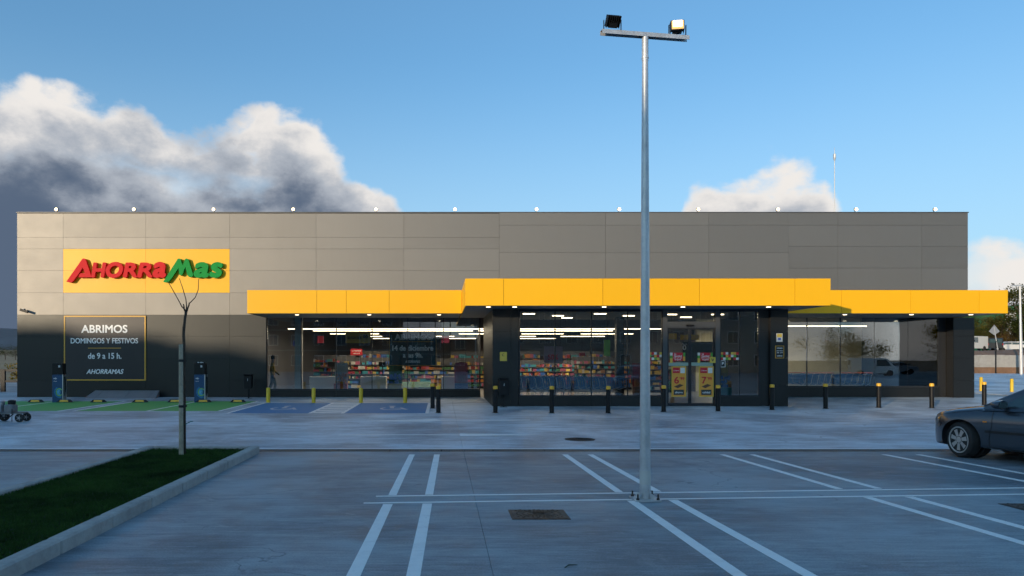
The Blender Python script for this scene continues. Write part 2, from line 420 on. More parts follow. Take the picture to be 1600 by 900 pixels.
M_KERB = mat('kerb concrete', (0.36, 0.35, 0.33), 0.85, 0, 0.28, 2.2, 0.5, 30)
M_WHITE = paint_mat('white road paint', (0.84, 0.84, 0.82), 0.30)
M_GREENP = paint_mat('green road paint', (0.09, 0.40, 0.10), 0.3)
M_BLUEP = paint_mat('blue road paint', (0.022, 0.20, 0.42), 0.3)
M_RUST = mat('rusty cast iron', (0.17, 0.095, 0.06), 0.75, 0.2, 0.5, 8, 0.5, 60)
M_IRON = mat('cast iron', (0.075, 0.055, 0.045), 0.65, 0.5, 0.5, 8, 0.5, 60)
M_GALV = mat('galvanised steel', (0.55, 0.56, 0.57), 0.45, 0.55, 0.18, 6, 0.08, 50, rvar=0.08)
M_BLACK = mat('black painted steel', (0.007, 0.007, 0.008), 0.5, 0.0, 0.3, 5, spec=0.3)
M_YPOST = mat('yellow painted steel', (0.75, 0.50, 0.02), 0.45, 0, 0.12, 4)
M_YBAND = mat('yellow reflective band', (0.85, 0.45, 0.03), 0.4)
M_RUBBER = mat('black rubber', (0.018, 0.018, 0.018), 0.75, 0, 0.3, 9)
M_INK = mat('white print', (0.85, 0.85, 0.83), 0.5)
M_LAMPW = mat('lit white lamp', (1, 1, 1), 0.5, emit=(1.0, 0.80, 0.52), estr=5.0)
M_DOWN = mat('lit downlight', (1, 1, 1), 0.5, emit=(1.0, 0.82, 0.55), estr=4.0)
M_FLOOD = mat('lit floodlight lens', (1, 1, 1), 0.5, emit=(1.0, 0.70, 0.36), estr=9.0)
M_FLOOD2 = mat('lit roof lamp lens', (1, 0.9, 0.7), 0.5, emit=(1.0, 0.70, 0.36), estr=2.6)
M_WORN = paint_mat('worn white road paint', (0.50, 0.54, 0.58), 0.9)

# ------------------------------------------------------------------ ground, yard, markings
soil = mat('dry field soil', (0.16, 0.115, 0.07), 0.95, 0, 0.35, 0.06, 0.6, 1.5)
tag(MB().box(-3000, 3000, -1500, 5000, -1.2, -0.06).build('ground', soil), kind='structure')
lot = empty('parking_lot', (0,0,0)); tag(lot, 'grey concrete parking yard in front of the store', None, None, 'structure')
m = MB()
ys = [-44.5, 0, 13.6, 13.62]
m.add([(-70,-44.5,-0.03),(75,-44.5,-0.03),(75,13.6,-0.03),(-70,13.6,-0.03)], [(0,1,2,3)])
m.add([(-70,14.0,-0.03),(75,14.0,-0.03),(75,35.2,0.11),(-70,35.2,0.11)], [(0,1,2,3)])
m.add([(-70,35.2,0.11),(75,35.2,0.11),(75,86,0.11),(-70,86,0.11)], [(0,1,2,3)])
m.build('slab_bed', M_CONC, lot)
GAP = 0.002
def slab(x0, x1, y0, y1):
    a, b = g(y0+GAP), g(y1-GAP)
    mm = MB(); x0 += GAP; x1 -= GAP; y0 += GAP; y1 -= GAP
    mm.add([(x0,y0,a-0.025),(x1,y0,a-0.025),(x1,y1,b-0.025),(x0,y1,b-0.025),(x0,y0,a),(x1,y0,a),(x1,y1,b),(x0,y1,b)],
           [(3,2,1,0),(4,5,6,7),(0,1,5,4),(1,2,6,5),(2,3,7,6),(3,0,4,7)])
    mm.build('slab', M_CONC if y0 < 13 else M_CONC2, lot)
xs = [-42, -33.5, -25, -18.7, -12.6, -6.4, 0.42, 6.9, 13.2, 19.4, 26, 34, 43, 53]
rows = [0.6, 4.9, 9.0, 13.6]
for j in range(3):
    for i in range(len(xs)-1): slab(xs[i], xs[i+1], rows[j], rows[j+1])
rows = [13.95, 19.3, 25.2, 31.4, 35.1]
for j in range(4):
    for i in range(len(xs)-1):
        if j == 3 and -18 < xs[i] < 22: continue
        slab(xs[i], xs[i+1], rows[j], rows[j+1])
rows = [35.1, 44, 54, 64, 75, 85]
for j in range(5):
    for i in range(len(xs)-1):
        if xs[i] >= 19 and xs[i+1] > 24: slab(max(xs[i], 23.4), xs[i+1], rows[j], rows[j+1])
    slab(53, 66, rows[j], rows[j+1])

# drain: steel slot grates in a channel along the whole yard
dr = empty('drain_channel', (0, 13.77, 0), 'long dark slotted drain grate crossing the whole concrete yard', 'drain')
ch = MB().box(-41, 52, 13.62, 13.98, -0.2, -0.14).box(-41,52,13.58,13.602,-0.2,-0.002).box(-41,52,13.948,13.97,-0.2,-0.002)
ch.build('channel', M_CORE, dr)
gm = MB(); gm.box(0.01,0.99,0,0.02,-0.03,0.0); gm.box(0.01,0.99,0.26,0.28,-0.03,0.0)
for i in range(20):
    gm.box(0.012+i*0.0495, 0.038+i*0.0495, 0.02, 0.26, -0.028, -0.003)
gme = gm.mesh('grate', (0,0,0)); gme.materials.append(mat('drain steel', (0.13,0.13,0.13), 0.5, 0.6, 0.3, 5))
for i in range(-38, 44):
    o = bpy.data.objects.new('grate', gme); COL.objects.link(o); o.parent = dr; o.location = (i, 13.635-13.77, 0.0)

def line(a, b, w, name='painted_line', m_=None, h=0.004):
    """painted stripe from a to b (X, Y) of width w"""
    ax, ay = a; bx, by = b; L = math.hypot(bx-ax, by-ay); nx, ny = -(by-ay)/L*w/2, (bx-ax)/L*w/2
    return MB().sheet([(ax-nx,ay-ny),(bx-nx,by-ny),(bx+nx,by+ny),(ax+nx,ay+ny)], h).build(name, m_ or M_WHITE, lot)
# bay lines: pairs running away from the camera, cut by the double cross line
def crossY(x, k): return (9.13 if k else 8.70) + 0.068*(x+0.9)
for xn, xf in ((-0.72,-0.545),(-0.235,-0.085),(2.42,2.27),(2.99,2.74),(5.62,5.17),(6.17,5.72),(8.75,8.15),(9.32,8.78),(11.9,11.2),(12.5,11.8)):
    def X(y): return xn + (xf-xn)*(y-5.5)/(13.2-5.5)
    line((X(3.2),3.2),(X(8.62+0.068*(xn+.9)),8.62+0.068*(xn+.9)),0.115)
    if xn < 9.5: line((X(9.2+0.068*(xn+.9)),9.2+0.068*(xn+.9)),(X(13.15),13.15),0.105)
line((-0.95,crossY(-0.95,0)),(16,crossY(16,0)),0.06); line((-0.84,crossY(-0.84,1)),(16,crossY(16,1)),0.06)
line((-6.9,9.6),(-6.2,9.9),0.09)
line((-30,14.03),(40,14.03),0.07)
# arrows
def arrow(y, xt, xh, xe, hw, lw):
    s = 1 if xh > xt else -1
    MB().sheet([(xt,y-lw/2),(xh,y-lw/2),(xh,y-hw),(xe,y),(xh,y+hw),(xh,y+lw/2),(xt,y+lw/2)][::s]).build('painted_arrow', M_WHITE, lot)
MB().sheet([(2.5,20.25),(0.0,20.1),(-0.2,20.55),(-1.3,20.2),(-2.1,19.9),(-1.3,19.75),(-0.4,19.72),(0.0,19.98),(2.5,20.1)]).build('painted_arrow', M_WHITE, lot)
arrow(16.45, -2.37, 0.42, 2.36, 0.24, 0.10)
# charging bays and disabled bays
for x0, x1 in ((-18.0,-15.25),(-15.15,-12.62),(-12.02,-9.70),(-9.60,-7.36)):
    MB().sheet([(x0,23.45),(x1,23.45),(x1,28.35),(x0,28.35)], 0.003, 0.002).build('green_bay', M_GREENP, lot)
for x in (-15.2,-12.57,-12.08,-9.65,-7.30): line((x,23.4),(x,28.4),0.10,h=0.006)
for x0, x1 in ((-6.72,-4.22),(-3.08,-0.52)):
    MB().sheet([(x0,22.55),(x1,22.55),(x1,27.35),(x0,27.35)], 0.003, 0.002).build('blue_bay', M_BLUEP, lot)
for x in (-6.77,-4.16,-3.13,-0.46): line((x,22.5),(x,27.4),0.11,h=0.006)
line((-6.8,27.4),(-0.42,27.4),0.09,h=0.005)
for i in range(6):
    y = 22.7+i*0.8; MB().sheet([(-4.1,y),(-3.2,y+0.22),(-3.2,y+0.58),(-4.1,y+0.36)],0.004).build('hatch_stripe', M_WHITE, lot)
for cx in (-5.5,-1.75):                      # wheelchair symbol, drawn as road paint
    s = MB(); y = 24.7
    ring = [(cx+0.05+0.42*math.cos(a), y-0.2+0.62*math.sin(a)) for a in [math.pi*0.75+k*math.pi*1.5/14 for k in range(15)]]
    inn = [(cx+0.05+0.33*math.cos(a), y-0.2+0.50*math.sin(a)) for a in [math.pi*0.75+k*math.pi*1.5/14 for k in range(15)]]
    for k in range(14): s.sheet([ring[k],ring[k+1],inn[k+1],inn[k]],0.0065)
    s.sheet([(cx-0.08,y+0.7),(cx+0.06,y+0.7),(cx+0.1,y-0.1),(cx-0.04,y-0.1)],0.0066)
    s.sheet([(cx,y),(cx+0.42,y),(cx+0.62,y-0.62),(cx+0.5,y-0.66),(cx+0.34,y-0.14),(cx,y-0.14)],0.0067)
    s.sheet([(cx-0.02+0.13*math.cos(a),y+0.92+0.17*math.sin(a)) for a in [k*math.pi/5 for k in range(10)]],0.0066)
    s.build('wheelchair_symbol', M_WORN, lot)

# ------------------------------------------------------------------ planting island
isl = empty('planting_island', (-4.5, 8, 0), 'raised turf strip edged with concrete kerbs around the bare sapling', 'island')
def kerb(x0,x1,y0,y1):
    MB().chbox(x0,x1,y0,y1,-0.02,0.135,0.018).build('kerb_stone', M_KERB, isl)
y = 13.42
kerb(-5.52,-5.37,-2.0,0.99) if False else None
while y > 0.2:
    L = 1.0
    kerb(-3.575,-3.42,y-L+0.004,y-0.004); kerb(-5.52,-5.37,y-L+0.004,y-0.004); y -= L
for i in range(2): kerb(-5.366+i*0.897,-5.366+(i+1)*0.897-0.006,13.27,13.42)
MB().box(-5.37,-3.575,0.3,13.27,-0.02,0.085).build('soil', mat('turf backing',(0.004,0.012,0.003),0.95,0,0.4,3), isl)
rng = np.random.default_rng(3)
N = 90000
bx = rng.uniform(-5.36,-3.585,N); by = 13.26-(rng.uniform(0,1,N)**0.8)*10.2
a = rng.uniform(0,2*np.pi,N); h = rng.uniform(0.018,0.042,N); w = rng.uniform(0.003,0.006,N)*(1+by*0.05)
lean = rng.uniform(-0.02,0.02,(N,2))
V = np.empty((N,3,3),'f')
V[:,0] = np.stack([bx-w*np.cos(a),by-w*np.sin(a),np.full(N,0.084)],1)
V[:,1] = np.stack([bx+w*np.cos(a),by+w*np.sin(a),np.full(N,0.084)],1)
V[:,2] = np.stack([bx+lean[:,0],by+lean[:,1],0.085+h],1)
V -= np.array([-4.5,8,0],'f')
me = bpy.data.meshes.new('turf'); me.vertices.add(N*3); me.vertices.foreach_set('co',V.ravel())
me.loops.add(N*3); me.loops.foreach_set('vertex_index',np.arange(N*3)); me.polygons.add(N)
me.polygons.foreach_set('loop_start',np.arange(0,N*3,3)); me.update(); me.validate()
o = link('turf', me, mat('artificial turf',(0.016,0.050,0.010),0.85,0,0.65,0.9,sat=(0.028,0.068,0.012),spec=0.2), isl, (-4.5,8,0)); o['kind'] = 'stuff'

# ------------------------------------------------------------------ the store
WY, CY = 31.2, 25.6                 # front plane of the main wall, of the entrance block
SW, SCB = FPX/WY, FPX/CY
def wx(x): return (x-PX)/SW
def wz(y): return EYE+(PY-y)/SW
def cx_(x): return (x-PX)/SCB
FL = 0.118                          # shop floor level
XL, XR, ROOF = wx(27), wx(1512), wz(332)
st = empty('supermarket', (0, WY, 0), 'long grey panelled supermarket with yellow canopy and glazed front', 'supermarket')
core = MB()
core.box(XL+0.02,wx(416)-0.02,WY+0.02,WY+0.3,0.0,ROOF-0.05)
core.box(wx(416)-0.02,XR-0.02,WY+0.02,WY+0.3,3.72,ROOF-0.05)
core.box(XL+0.02,XL+0.3,WY+0.3,62,0.0,ROOF-0.06)
core.box(XR-0.3,XR-0.02,WY+0.3,62,0.0,ROOF-0.06)
core.box(XL+0.3,XR-0.3,61.7,62,0.0,ROOF-0.06)
core.build('wall_frame', M_CORE, st)
MB().box(XL+0.3,XR-0.3,WY+0.3,61.7,7.3,7.5).build('roof', mat('roof membrane',(0.25,0.25,0.25),0.9), st)
PT = 0.035
def panel(x0,x1,z0,z1,m_,yf=WY,par=None,name='wall_panel',gap=0.008):
    return MB().box(x0+gap/2,x1-gap/2,yf-PT+0.02,yf+0.015,z0+gap/2,z1-gap/2).build(name, m_, par)
fac = MB().box(XL+0.03,XR-0.03,WY+0.0152,WY+0.0198,3.9,4.2).build('facade_rail', M_CORE, st)
cols = [27,99,228,359,494,631,780]
zr = [wz(v) for v in (492,457.5,423,389,371,333.5)]
for i in range(6):
    for j in range(5):
        yellow = i in (1,2) and j in (1,2)
        panel(wx(cols[i]),wx(cols[i+1]),zr[j],zr[j+1],M_YEL if yellow else M_LIGHT,WY-(0.002 if yellow else 0),fac)
for i in range(3):                  # extra short joints seen above the yellow field
    pass
cols2 = [780,946,1107,1232]; zr2 = [wz(v) for v in (474,435,395,352,331)]
for i in range(3):
    for j in range(4): panel(wx(cols2[i]),wx(cols2[i+1]),zr2[j],zr2[j+1],M_LIGHT,WY-0.012,fac)
cols3 = [1232,1309,1440,1512]; zr3 = [wz(v) for v in (486,453,419,385,352,332)]
for i in range(3):
    for j in range(5): panel(wx(cols3[i]),wx(cols3[i+1]),zr3[j],zr3[j+1],M_LIGHT,WY,fac)
low = MB().box(XL+0.03,wx(416)-0.03,WY+0.0152,WY+0.0198,0.3,0.5).build('lower_wall_rail', M_CORE, st)
zl = [g(WY)-0.02]+[wz(v) for v in (594.5,560,525.5,492)]
cl = [27,99,228,359,416]
for i in range(4):
    for j in range(4): panel(wx(cl[i]),wx(cl[i+1]),zl[j],zl[j+1],M_DARK,WY,low)
# parapet cap, in lengths
cap = MB().box(XL-0.02,XR+0.02,WY+0.03,WY+0.28,ROOF-0.05,ROOF-0.02).build('parapet', M_CORE, st)
xx = XL-0.03
while xx < XR:
    x2 = min(xx+3.0, XR+0.03)
    MB().box(xx+0.004,x2-0.004,WY-0.04,WY+0.31,ROOF-0.02,ROOF+0.02).build('parapet_cap', mat('parapet trim',(0.10,0.10,0.10),0.5,0.5), cap); xx += 3.0
# ---- canopies
CB, CT = 3.57, 4.48
def canopy(xs_, y0, y1, name, x_end0=True, downs=(), solid=None):
    c = MB()
    for b in (solid or [(xs_[0]+0.03,xs_[-1]-0.03,y0+0.035,y1)]): c.box(b[0],b[1],b[2],b[3],CB+0.03,CT-0.02)
    c = c.build(name, M_CORE, st)
    for i in range(len(xs_)-1):
        MB().box(xs_[i]+0.006,xs_[i+1]-0.006,y0,y0+0.034,CB,CT).build('fascia_panel', M_YEL, c)
    for b in (solid or [(xs_[0]+0.03,xs_[-1]-0.03,y0+0.035,y1)]):
        n = max(1, round((b[1]-b[0])/2.6)); w = (b[1]-b[0])/n
        for k in range(n):
            MB().box(b[0]+k*w+0.004,b[0]+(k+1)*w-0.004,b[2]+0.004,b[3]-0.01,CB+0.006,CB+0.029).build('soffit_panel', M_SOFFIT, c)
            MB().box(b[0]+k*w+0.004,b[0]+(k+1)*w-0.004,b[2]+0.004,b[3]-0.01,CT-0.019,CT-0.006).build('top_sheet', M_SOFFIT, c)
    for dxp, dyp in downs:
        MB().cyl((dxp,dyp,CB-0.004),0.075,0.012,16).build('downlight', M_DOWN, c)
    return c
YS, YC = 28.0, 24.0
lx = [(v-PX)*YS/FPX for v in (386,495,541,608)]+[0.79]
cxs = [(v-PX)*YC/FPX for v in (727,787,942,1093,1242,1298)]
rx = [12.45]+[(v-PX)*YS/FPX for v in (1315,1423,1530,1575)]
c1 = canopy(lx,YS,WY-0.04,'canopy',downs=[((x-PX)*29.0/FPX,29.0) for x in (464,577,686)])
MB().box(lx[0],lx[0]+0.029,YS+0.036,WY-0.05,CB,CT).build('fascia_panel', M_YEL, c1)
c2 = canopy(cxs,YC,WY-0.04,'canopy',downs=[((x-PX)*24.7/FPX,24.7) for x in (763,804,944,1067,1201)],
            solid=[(cxs[0]+0.03,12.42,YC+0.035,WY-0.04),(12.43,cxs[-1]-0.03,YC+0.035,YS-0.02)])
for a_, b_ in ((YC+0.036,26.0),(26.006,YS-0.01)):
    MB().box(cxs[0],cxs[0]+0.029,a_,b_,CB,CT).build('fascia_panel', M_YEL, c2)
MB().box(cxs[0],cxs[0]+0.029,YS-0.002,WY-0.05,CB,CT).build('fascia_panel', M_YEL, c2)
MB().box(cxs[-1]-0.029,cxs[-1],YC+0.036,YS-0.02,CB,CT).build('fascia_panel', M_YEL, c2)
c3 = canopy(rx,YS,WY-0.04,'canopy',downs=[((x-PX)*28.9/FPX,28.9) for x in (1320,1424,1517)])
MB().box(rx[-1]-0.029,rx[-1],YS+0.036,WY-0.05,CB,CT).build('fascia_panel', M_YEL, c3)
# ---- glazing
def glazing(name, xs_, y, z0, z1, sill=0.42, mull=0.035, zmid=None):
    f = MB().box(xs_[0],xs_[-1],y,y+0.12,z1-0.08,z1).box(xs_[0],xs_[-1],y,y+0.12,sill,sill+0.05).box(xs_[0]-0.05,xs_[0],y-0.01,y+0.13,sill,z1).box(xs_[-1],xs_[-1]+0.05,y-0.01,y+0.13,sill,z1)
    f = f.build(name, M_FRAME, st)
    n = 0
    while n < len(xs_)-1:
        e = min(n+2,len(xs_)-1)
        MB().box(xs_[n]+0.004-(0.05 if n==0 else 0),xs_[e]-0.004+(0.05 if e==len(xs_)-1 else 0),y-0.03,y+0.12,z0,sill-0.004).build('sill_panel', M_DARK, f); n = e
    for i in range(len(xs_)-1):
        MB().box(xs_[i]+0.008,xs_[i+1]-0.008,y+0.03,y+0.042,sill+0.05,z1-0.08).build('glass_pane', M_GLASS, f)
        if i: MB().box(xs_[i]-mull/2,xs_[i]+mull/2,y+0.045,y+0.11,sill+0.05,z1-0.08).build('mullion', M_FRAME, f)
    return f
GY = WY+0.05
glL = glazing('left_window',[wx(v) for v in (417,470,525,581,637,693,749)],GY,g(WY)-0.02,3.70,0.42)
glR = glazing('right_window',[13.09,14.56,16.03,17.5,18.97,20.44,21.75],GY,g(WY)-0.02,3.70,0.55)
MB().box(12.45,13.04,GY,GY+0.1,g(WY)-0.02,3.70).build('jamb_panel', M_DARK, st)
MB().box(21.81,22.09,GY+0.02,GY+0.1,g(WY)-0.02,3.70).build('jamb_panel', M_FRAME, st)
pl = empty('corner_pillar',(0,0,0)); pl.parent = st; ORG[pl.name] = (0,WY,0)
zz = [g(WY)-0.02]+[wz(v) for v in (594.5,560,525.5)]+[3.565]
MB().box(22.14,XR-0.04,30.85,WY+0.3,0.1,3.56).build('pillar_core', M_CORE, pl)
for j in range(4):
    MB().box(22.10,XR,30.81,30.845,zz[j]+0.004,zz[j+1]-0.004).build('wall_panel', M_DARK, pl)
    MB().box(22.10,22.135,30.849,WY+0.02,zz[j]+0.004,zz[j+1]-0.004).build('wall_panel', M_FRAME, pl)
# ---- entrance block
eb = empty('entrance_block',(0,0,0)); eb.parent = st; ORG[eb.name] = (0,WY,0)
EX0, EX1 = 1.83, 12.42
zc = [g(CY)-0.02,0.84,1.81,2.77,3.56]
for a_ in ((EX0+0.04,2.74,CY+0.04,CY+0.5),(EX0+0.04,EX0+0.3,CY+0.5,WY-0.05),(11.45,11.79,CY+0.16,CY+0.5),(11.8,EX1-0.04,CY+0.04,CY+0.5),(EX1-0.3,EX1-0.04,CY+0.5,WY+0.2)):
    MB().box(*a_,0.1,3.55).build('block_core', M_CORE, eb)
for j in range(4):
    z0, z1 = zc[j]+0.004, zc[j+1]-0.004
    MB().box(EX0,2.48,CY,CY+0.035,z0,z1).build('wall_panel', M_DARK, eb)
    MB().box(2.488,2.76,CY+0.02,CY+0.055,z0,z1).build('wall_panel', M_DARK, eb)
    MB().box(11.40,11.80,CY+0.12,CY+0.15,z0,z1).build('wall_panel', M_DARK, eb)
    MB().box(11.81,EX1+0.01,CY,CY+0.035,z0,z1).build('wall_panel', M_DARK, eb)
    yy = [CY+0.039,27.45,29.3,WY-0.01]
    for k in range(3):
        MB().box(EX0,EX0+0.035,yy[k]+0.004,yy[k+1]-0.004,z0,z1).build('wall_panel', M_DARK, eb)
        MB().box(EX1-0.03,EX1+0.005,yy[k]+0.004,yy[k+1]-0.004,z0,z1).build('wall_panel', M_DARK, eb)
glC = glazing('centre_window',[cx_(v) for v in (813,868,925,982,1035)],CY+0.05,g(CY)-0.02,3.56,0.42)
glD = glazing('side_window',[cx_(v) for v in (1127,1157,1186)],CY+0.05,g(CY)-0.02,3.56,0.42)
# automatic sliding doors
dx0, dx1, dxm = cx_(1043), cx_(1118), cx_(1079)
DZ0, DZ1 = g(CY)+0.01, zat(512,CY)
door = MB().box(dx0-0.16,dx0,CY+0.0,CY+0.16,DZ0-0.02,3.56).box(dx1,dx1+0.16,CY+0.0,CY+0.16,DZ0-0.02,3.56).box(dx0,dx1,CY+0.02,CY+0.2,DZ1,DZ1+0.22).box(dx0,dx1,CY+0.05,CY+0.15,3.48,3.56).build('entrance_door', M_DOORFR, st)
MB().box(dx0+0.01,dx1-0.01,CY+0.09,CY+0.102,DZ1+0.22,3.48).build('glass_pane', M_GLASS, door)
MB().chbox(dxm-0.16,dxm+0.12,CY-0.05,CY+0.02,DZ1+0.04,DZ1+0.11,0.01).build('door_sensor', M_BLACK, door)
for a_, b_ in ((dx0+0.01,dxm-0.004),(dxm+0.004,dx1-0.01)):
    lf = MB().box(a_,a_+0.05,CY+0.07,CY+0.12,DZ0,DZ1).box(b_-0.05,b_,CY+0.07,CY+0.12,DZ0,DZ1).box(a_+0.05,b_-0.05,CY+0.07,CY+0.12,DZ0,DZ0+0.10).box(a_+0.05,b_-0.05,CY+0.07,CY+0.12,DZ1-0.06,DZ1)
    lf.build('door_leaf', M_FRAME, door)
    MB().box(a_+0.05,b_-0.05,CY+0.088,CY+0.1,DZ0+0.10,DZ1-0.06).build('door_glass', M_GLASS, door)
    zb = zat(569,CY); MB().box(a_+0.05,b_-0.05,CY+0.083,CY+0.087,zb-0.06,zb+0.06).build('door_sticker', mat('frosted green strip',(0.30,0.42,0.36),0.6), door)
# ---- shop interior shell
inn = empty('shop_interior',(0,0,0)); inn.parent = st; ORG[inn.name] = (0,WY,0)
fm = mat('shop floor tiles',(0.19,0.195,0.20),0.28,0,0.10,2.0)
MB().box(XL+0.31,XR-0.31,WY+0.18,61.6,0.0,FL).build('shop_floor', fm, inn)
MB().box(EX0+0.31,EX1-0.31,CY+0.2,WY+0.178,0.0,FL-0.003).build('shop_floor', fm, inn)
MB().box(XL+0.31,XR-0.31,WY+0.32,61.6,5.6,5.7).build('shop_ceiling', mat('black ceiling',(0.09,0.09,0.095),0.9), inn)
MB().box(EX0+0.31,EX1-0.31,CY+0.2,WY-0.05,3.50,3.548).build('shop_ceiling', mat('lobby ceiling',(0.3,0.3,0.3),0.8), inn)
wm = mat('shop wall paint',(0.11,0.11,0.12),0.8)
MB().box(XL+0.32,XR-0.32,56,56.1,FL,5.59).build('back_wall', wm, inn)
MB().box(wx(416)-0.9,wx(416)-0.8,WY+0.32,55.9,FL,5.59).build('partition', wm, inn)
MB().box(12.9,13.0,36.5,55.9,FL,5.59).build('partition', wm, inn)
MB().box(13.02,XR-0.4,38.4,38.5,FL,5.59).build('partition', mat('cream wall',(0.50,0.48,0.36),0.8,0,0.08), inn)
# ------------------------------------------------------------------ store sign: raised letters on the yellow field
M_RED = mat('red sign face',(0.62,0.012,0.016),0.6,spec=0.2); M_GRN = mat('green sign face',(0.0,0.26,0.04),0.6,spec=0.2)
sg = empty('store_sign',(wx(230),WY-0.03,wz(423)),'raised red and green store name letters on the yellow field','store sign')
def lp(p): return (wx(90+p[0]/5.714), wz(390+p[1]/5.714))
YF = WY-0.022
def strokes(name, polys, m_):
    mm = MB()
    for k, q in enumerate(polys): mm.prism([lp(p) for p in q], YF-0.17-0.001*k, YF-0.03)
    return mm.build(name, m_, sg)
strokes('letter_a',[[(97,291),(240,88),(252,84),(266,90),(262,135),(205,225),(150,293),(135,298)],[(240,88),(252,84),(268,92),(322,252),(276,252),(236,140)],[(206,252),(222,216),(300,216),(318,252)]],M_RED)
strokes('letter_m',[[(958,291),(1086,90),(1098,84),(1112,90),(1112,140),(1030,262),(1002,296),(980,297)],[(1084,92),(1098,84),(1112,90),(1138,178),(1116,236),(1100,225)],[(1100,226),(1150,92),(1164,84),(1178,92),(1130,222),(1116,238)],[(1150,92),(1164,84),(1180,92),(1224,232),(1216,247),(1186,247),(1172,232),(1150,140)]],M_GRN)
def glyph(nm, chh, x0, x1, y0, y1, m_, bold):
    (ax, az_), (bx_, bz) = lp((x0,y1)), lp((x1,y0))
    lettering(nm, chh, m_, sg, (ax+bx_)/2, (az_+bz)/2, YF-0.03, bx_-ax, bz-az_, bold=bold, depth=0.14, shear=0.16)
glyph('letter_h','H',318,452,120,254,M_RED,0.055); glyph('letter_o','O',446,602,114,258,M_RED,0.06)
glyph('letter_r','R',598,728,120,254,M_RED,0.055); glyph('letter_r','R',724,866,120,254,M_RED,0.055)
glyph('letter_a','a',862,984,114,257,M_RED,0.055); glyph('letter_a','a',1224,1368,116,256,M_GRN,0.055); glyph('letter_s','s',1364,1488,116,256,M_GRN,0.055)

# ------------------------------------------------------------------ opening hours board on the dark wall
M_BOARD = mat('dark board print',(0.022,0.02,0.022),0.42,0,0.1,2); M_GOLD = mat('gold edging',(0.70,0.38,0.05),0.5)
bd = empty('opening_hours_board',(wx(165),WY-0.02,wz(594)),'dark opening hours board with gold edge and white lettering on the wall','sign')
x0,x1,z0,z1 = wx(101),wx(228.5),wz(594.5),wz(493.5)
YB = WY-0.015
MB().box(x0+0.04,x1-0.04,YB-0.035,YB-0.003,z0+0.04,z1-0.04).build('board', M_BOARD, bd)
MB().box(x0,x1,YB-0.05,YB-0.004,z0,z0+0.05).box(x0,x1,YB-0.05,YB-0.004,z1-0.05,z1).box(x0,x0+0.05,YB-0.05,YB-0.004,z0+0.051,z1-0.051).box(x1-0.05,x1,YB-0.05,YB-0.004,z0+0.051,z1-0.051).build('frame', M_GOLD, bd)
def bl(t_, cx, cy, w=None, h=None, **k): lettering('lettering', t_, M_INK, bd, wx(cx), wz(cy), YB-0.035, w/SW if w else None, h/SW if h else None, depth=0.004, **k)
bl('ABRIMOS',164,514,72,12.5,bold=0.03); bl('DOMINGOS Y FESTIVOS',164,532.5,105,8.5,bold=0.02); bl('de 9 a 15 h.',164.5,556,52,9.5,bold=0.022)
bl('AHORRAMAS',165,580.5,58,7.5,bold=0.03,shear=0.25)
MB().box(wx(138.5),wx(190),YB-0.038,YB-0.0351,wz(544.4),wz(543.4)).build('gold_rule', M_GOLD, bd)

# ------------------------------------------------------------------ notices, posters, doors
def notice(name,x0,x1,y0,y1,Y,face,label,cat,th=0.012,edge=None,lines=(),par=None):
    ax,bx,az0,az1 = xat(x0,Y),xat(x1,Y),zat(y1,Y),zat(y0,Y)
    e = empty(name,((ax+bx)/2,Y,az0),label,cat)
    MB().box(ax,bx,Y-th,Y-0.001,az0,az1).build('panel', face, e)
    if edge:
        t = 0.02; MB().box(ax-t,bx+t,Y-th-0.004,Y-0.0005,az1,az1+t).box(ax-t,bx+t,Y-th-0.004,Y-0.0005,az0-t,az0).box(ax-t,ax,Y-th-0.004,Y-0.0005,az0,az1).box(bx,bx+t,Y-th-0.004,Y-0.0005,az0,az1).build('frame', edge, e)
    for (t_,cx,cy,w,h,mm,bo) in lines:
        lettering('lettering',t_,mm,e,xat(cx,Y),zat(cy,Y),Y-th,w*Y/FPX if w else None,h*Y/FPX if h else None,bold=bo,depth=0.002)
    return e, (ax,bx,az0,az1)
M_PYEL = mat('yellow notice',(0.72,0.52,0.08),0.55); M_PWHT = mat('white notice',(0.75,0.74,0.70),0.55); M_PRED = mat('red poster',(0.62,0.015,0.03),0.5)
M_PBLK = mat('black print',(0.02,0.02,0.022),0.5); M_PORG = mat('orange poster',(0.80,0.36,0.05),0.5); M_PGRN = mat('green print',(0.10,0.38,0.05),0.5); M_TEAL = mat('teal poster board',(0.012,0.05,0.06),0.5)
e,(ax,bx,az0,az1) = notice('yellow_notice',781,792,550,564,CY-0.001,M_PYEL,'small yellow notice on the dark pillar left of the entrance','notice',0.01,None,[('C',786,554.5,None,4,M_PBLK,0.02)])
e,_ = notice('white_notice',1213,1222.5,521,534,CY-0.001,M_PWHT,'small white and yellow notice high on the pillar right of the entrance','notice',0.01)
MB().box(xat(1214,CY),xat(1221.5,CY),CY-0.014,CY-0.0115,zat(527,CY),zat(521.7,CY)).build('print', M_PYEL, e)
MB().box(xat(1215.5,CY),xat(1220,CY),CY-0.014,CY-0.0115,zat(531.5,CY),zat(527.8,CY)).build('print', mat('blue print',(0.08,0.15,0.5),0.5), e)
e,_ = notice('dark_hours_notice',1212,1224,541,559,CY-0.001,M_PBLK,'dark opening times notice with gold edge on the right entrance pillar','notice',0.01,M_GOLD,
   [('HORARIO',1218,544,9,2,M_INK,0.02),('LUNES A SÁBADO',1218,548,10,1.6,M_INK,0.02),('9:00 - 21:30',1218,551,9,1.8,M_INK,0.02),('DOMINGOS',1218,556,8.5,1.8,M_INK,0.02)])
YD = CY+0.066
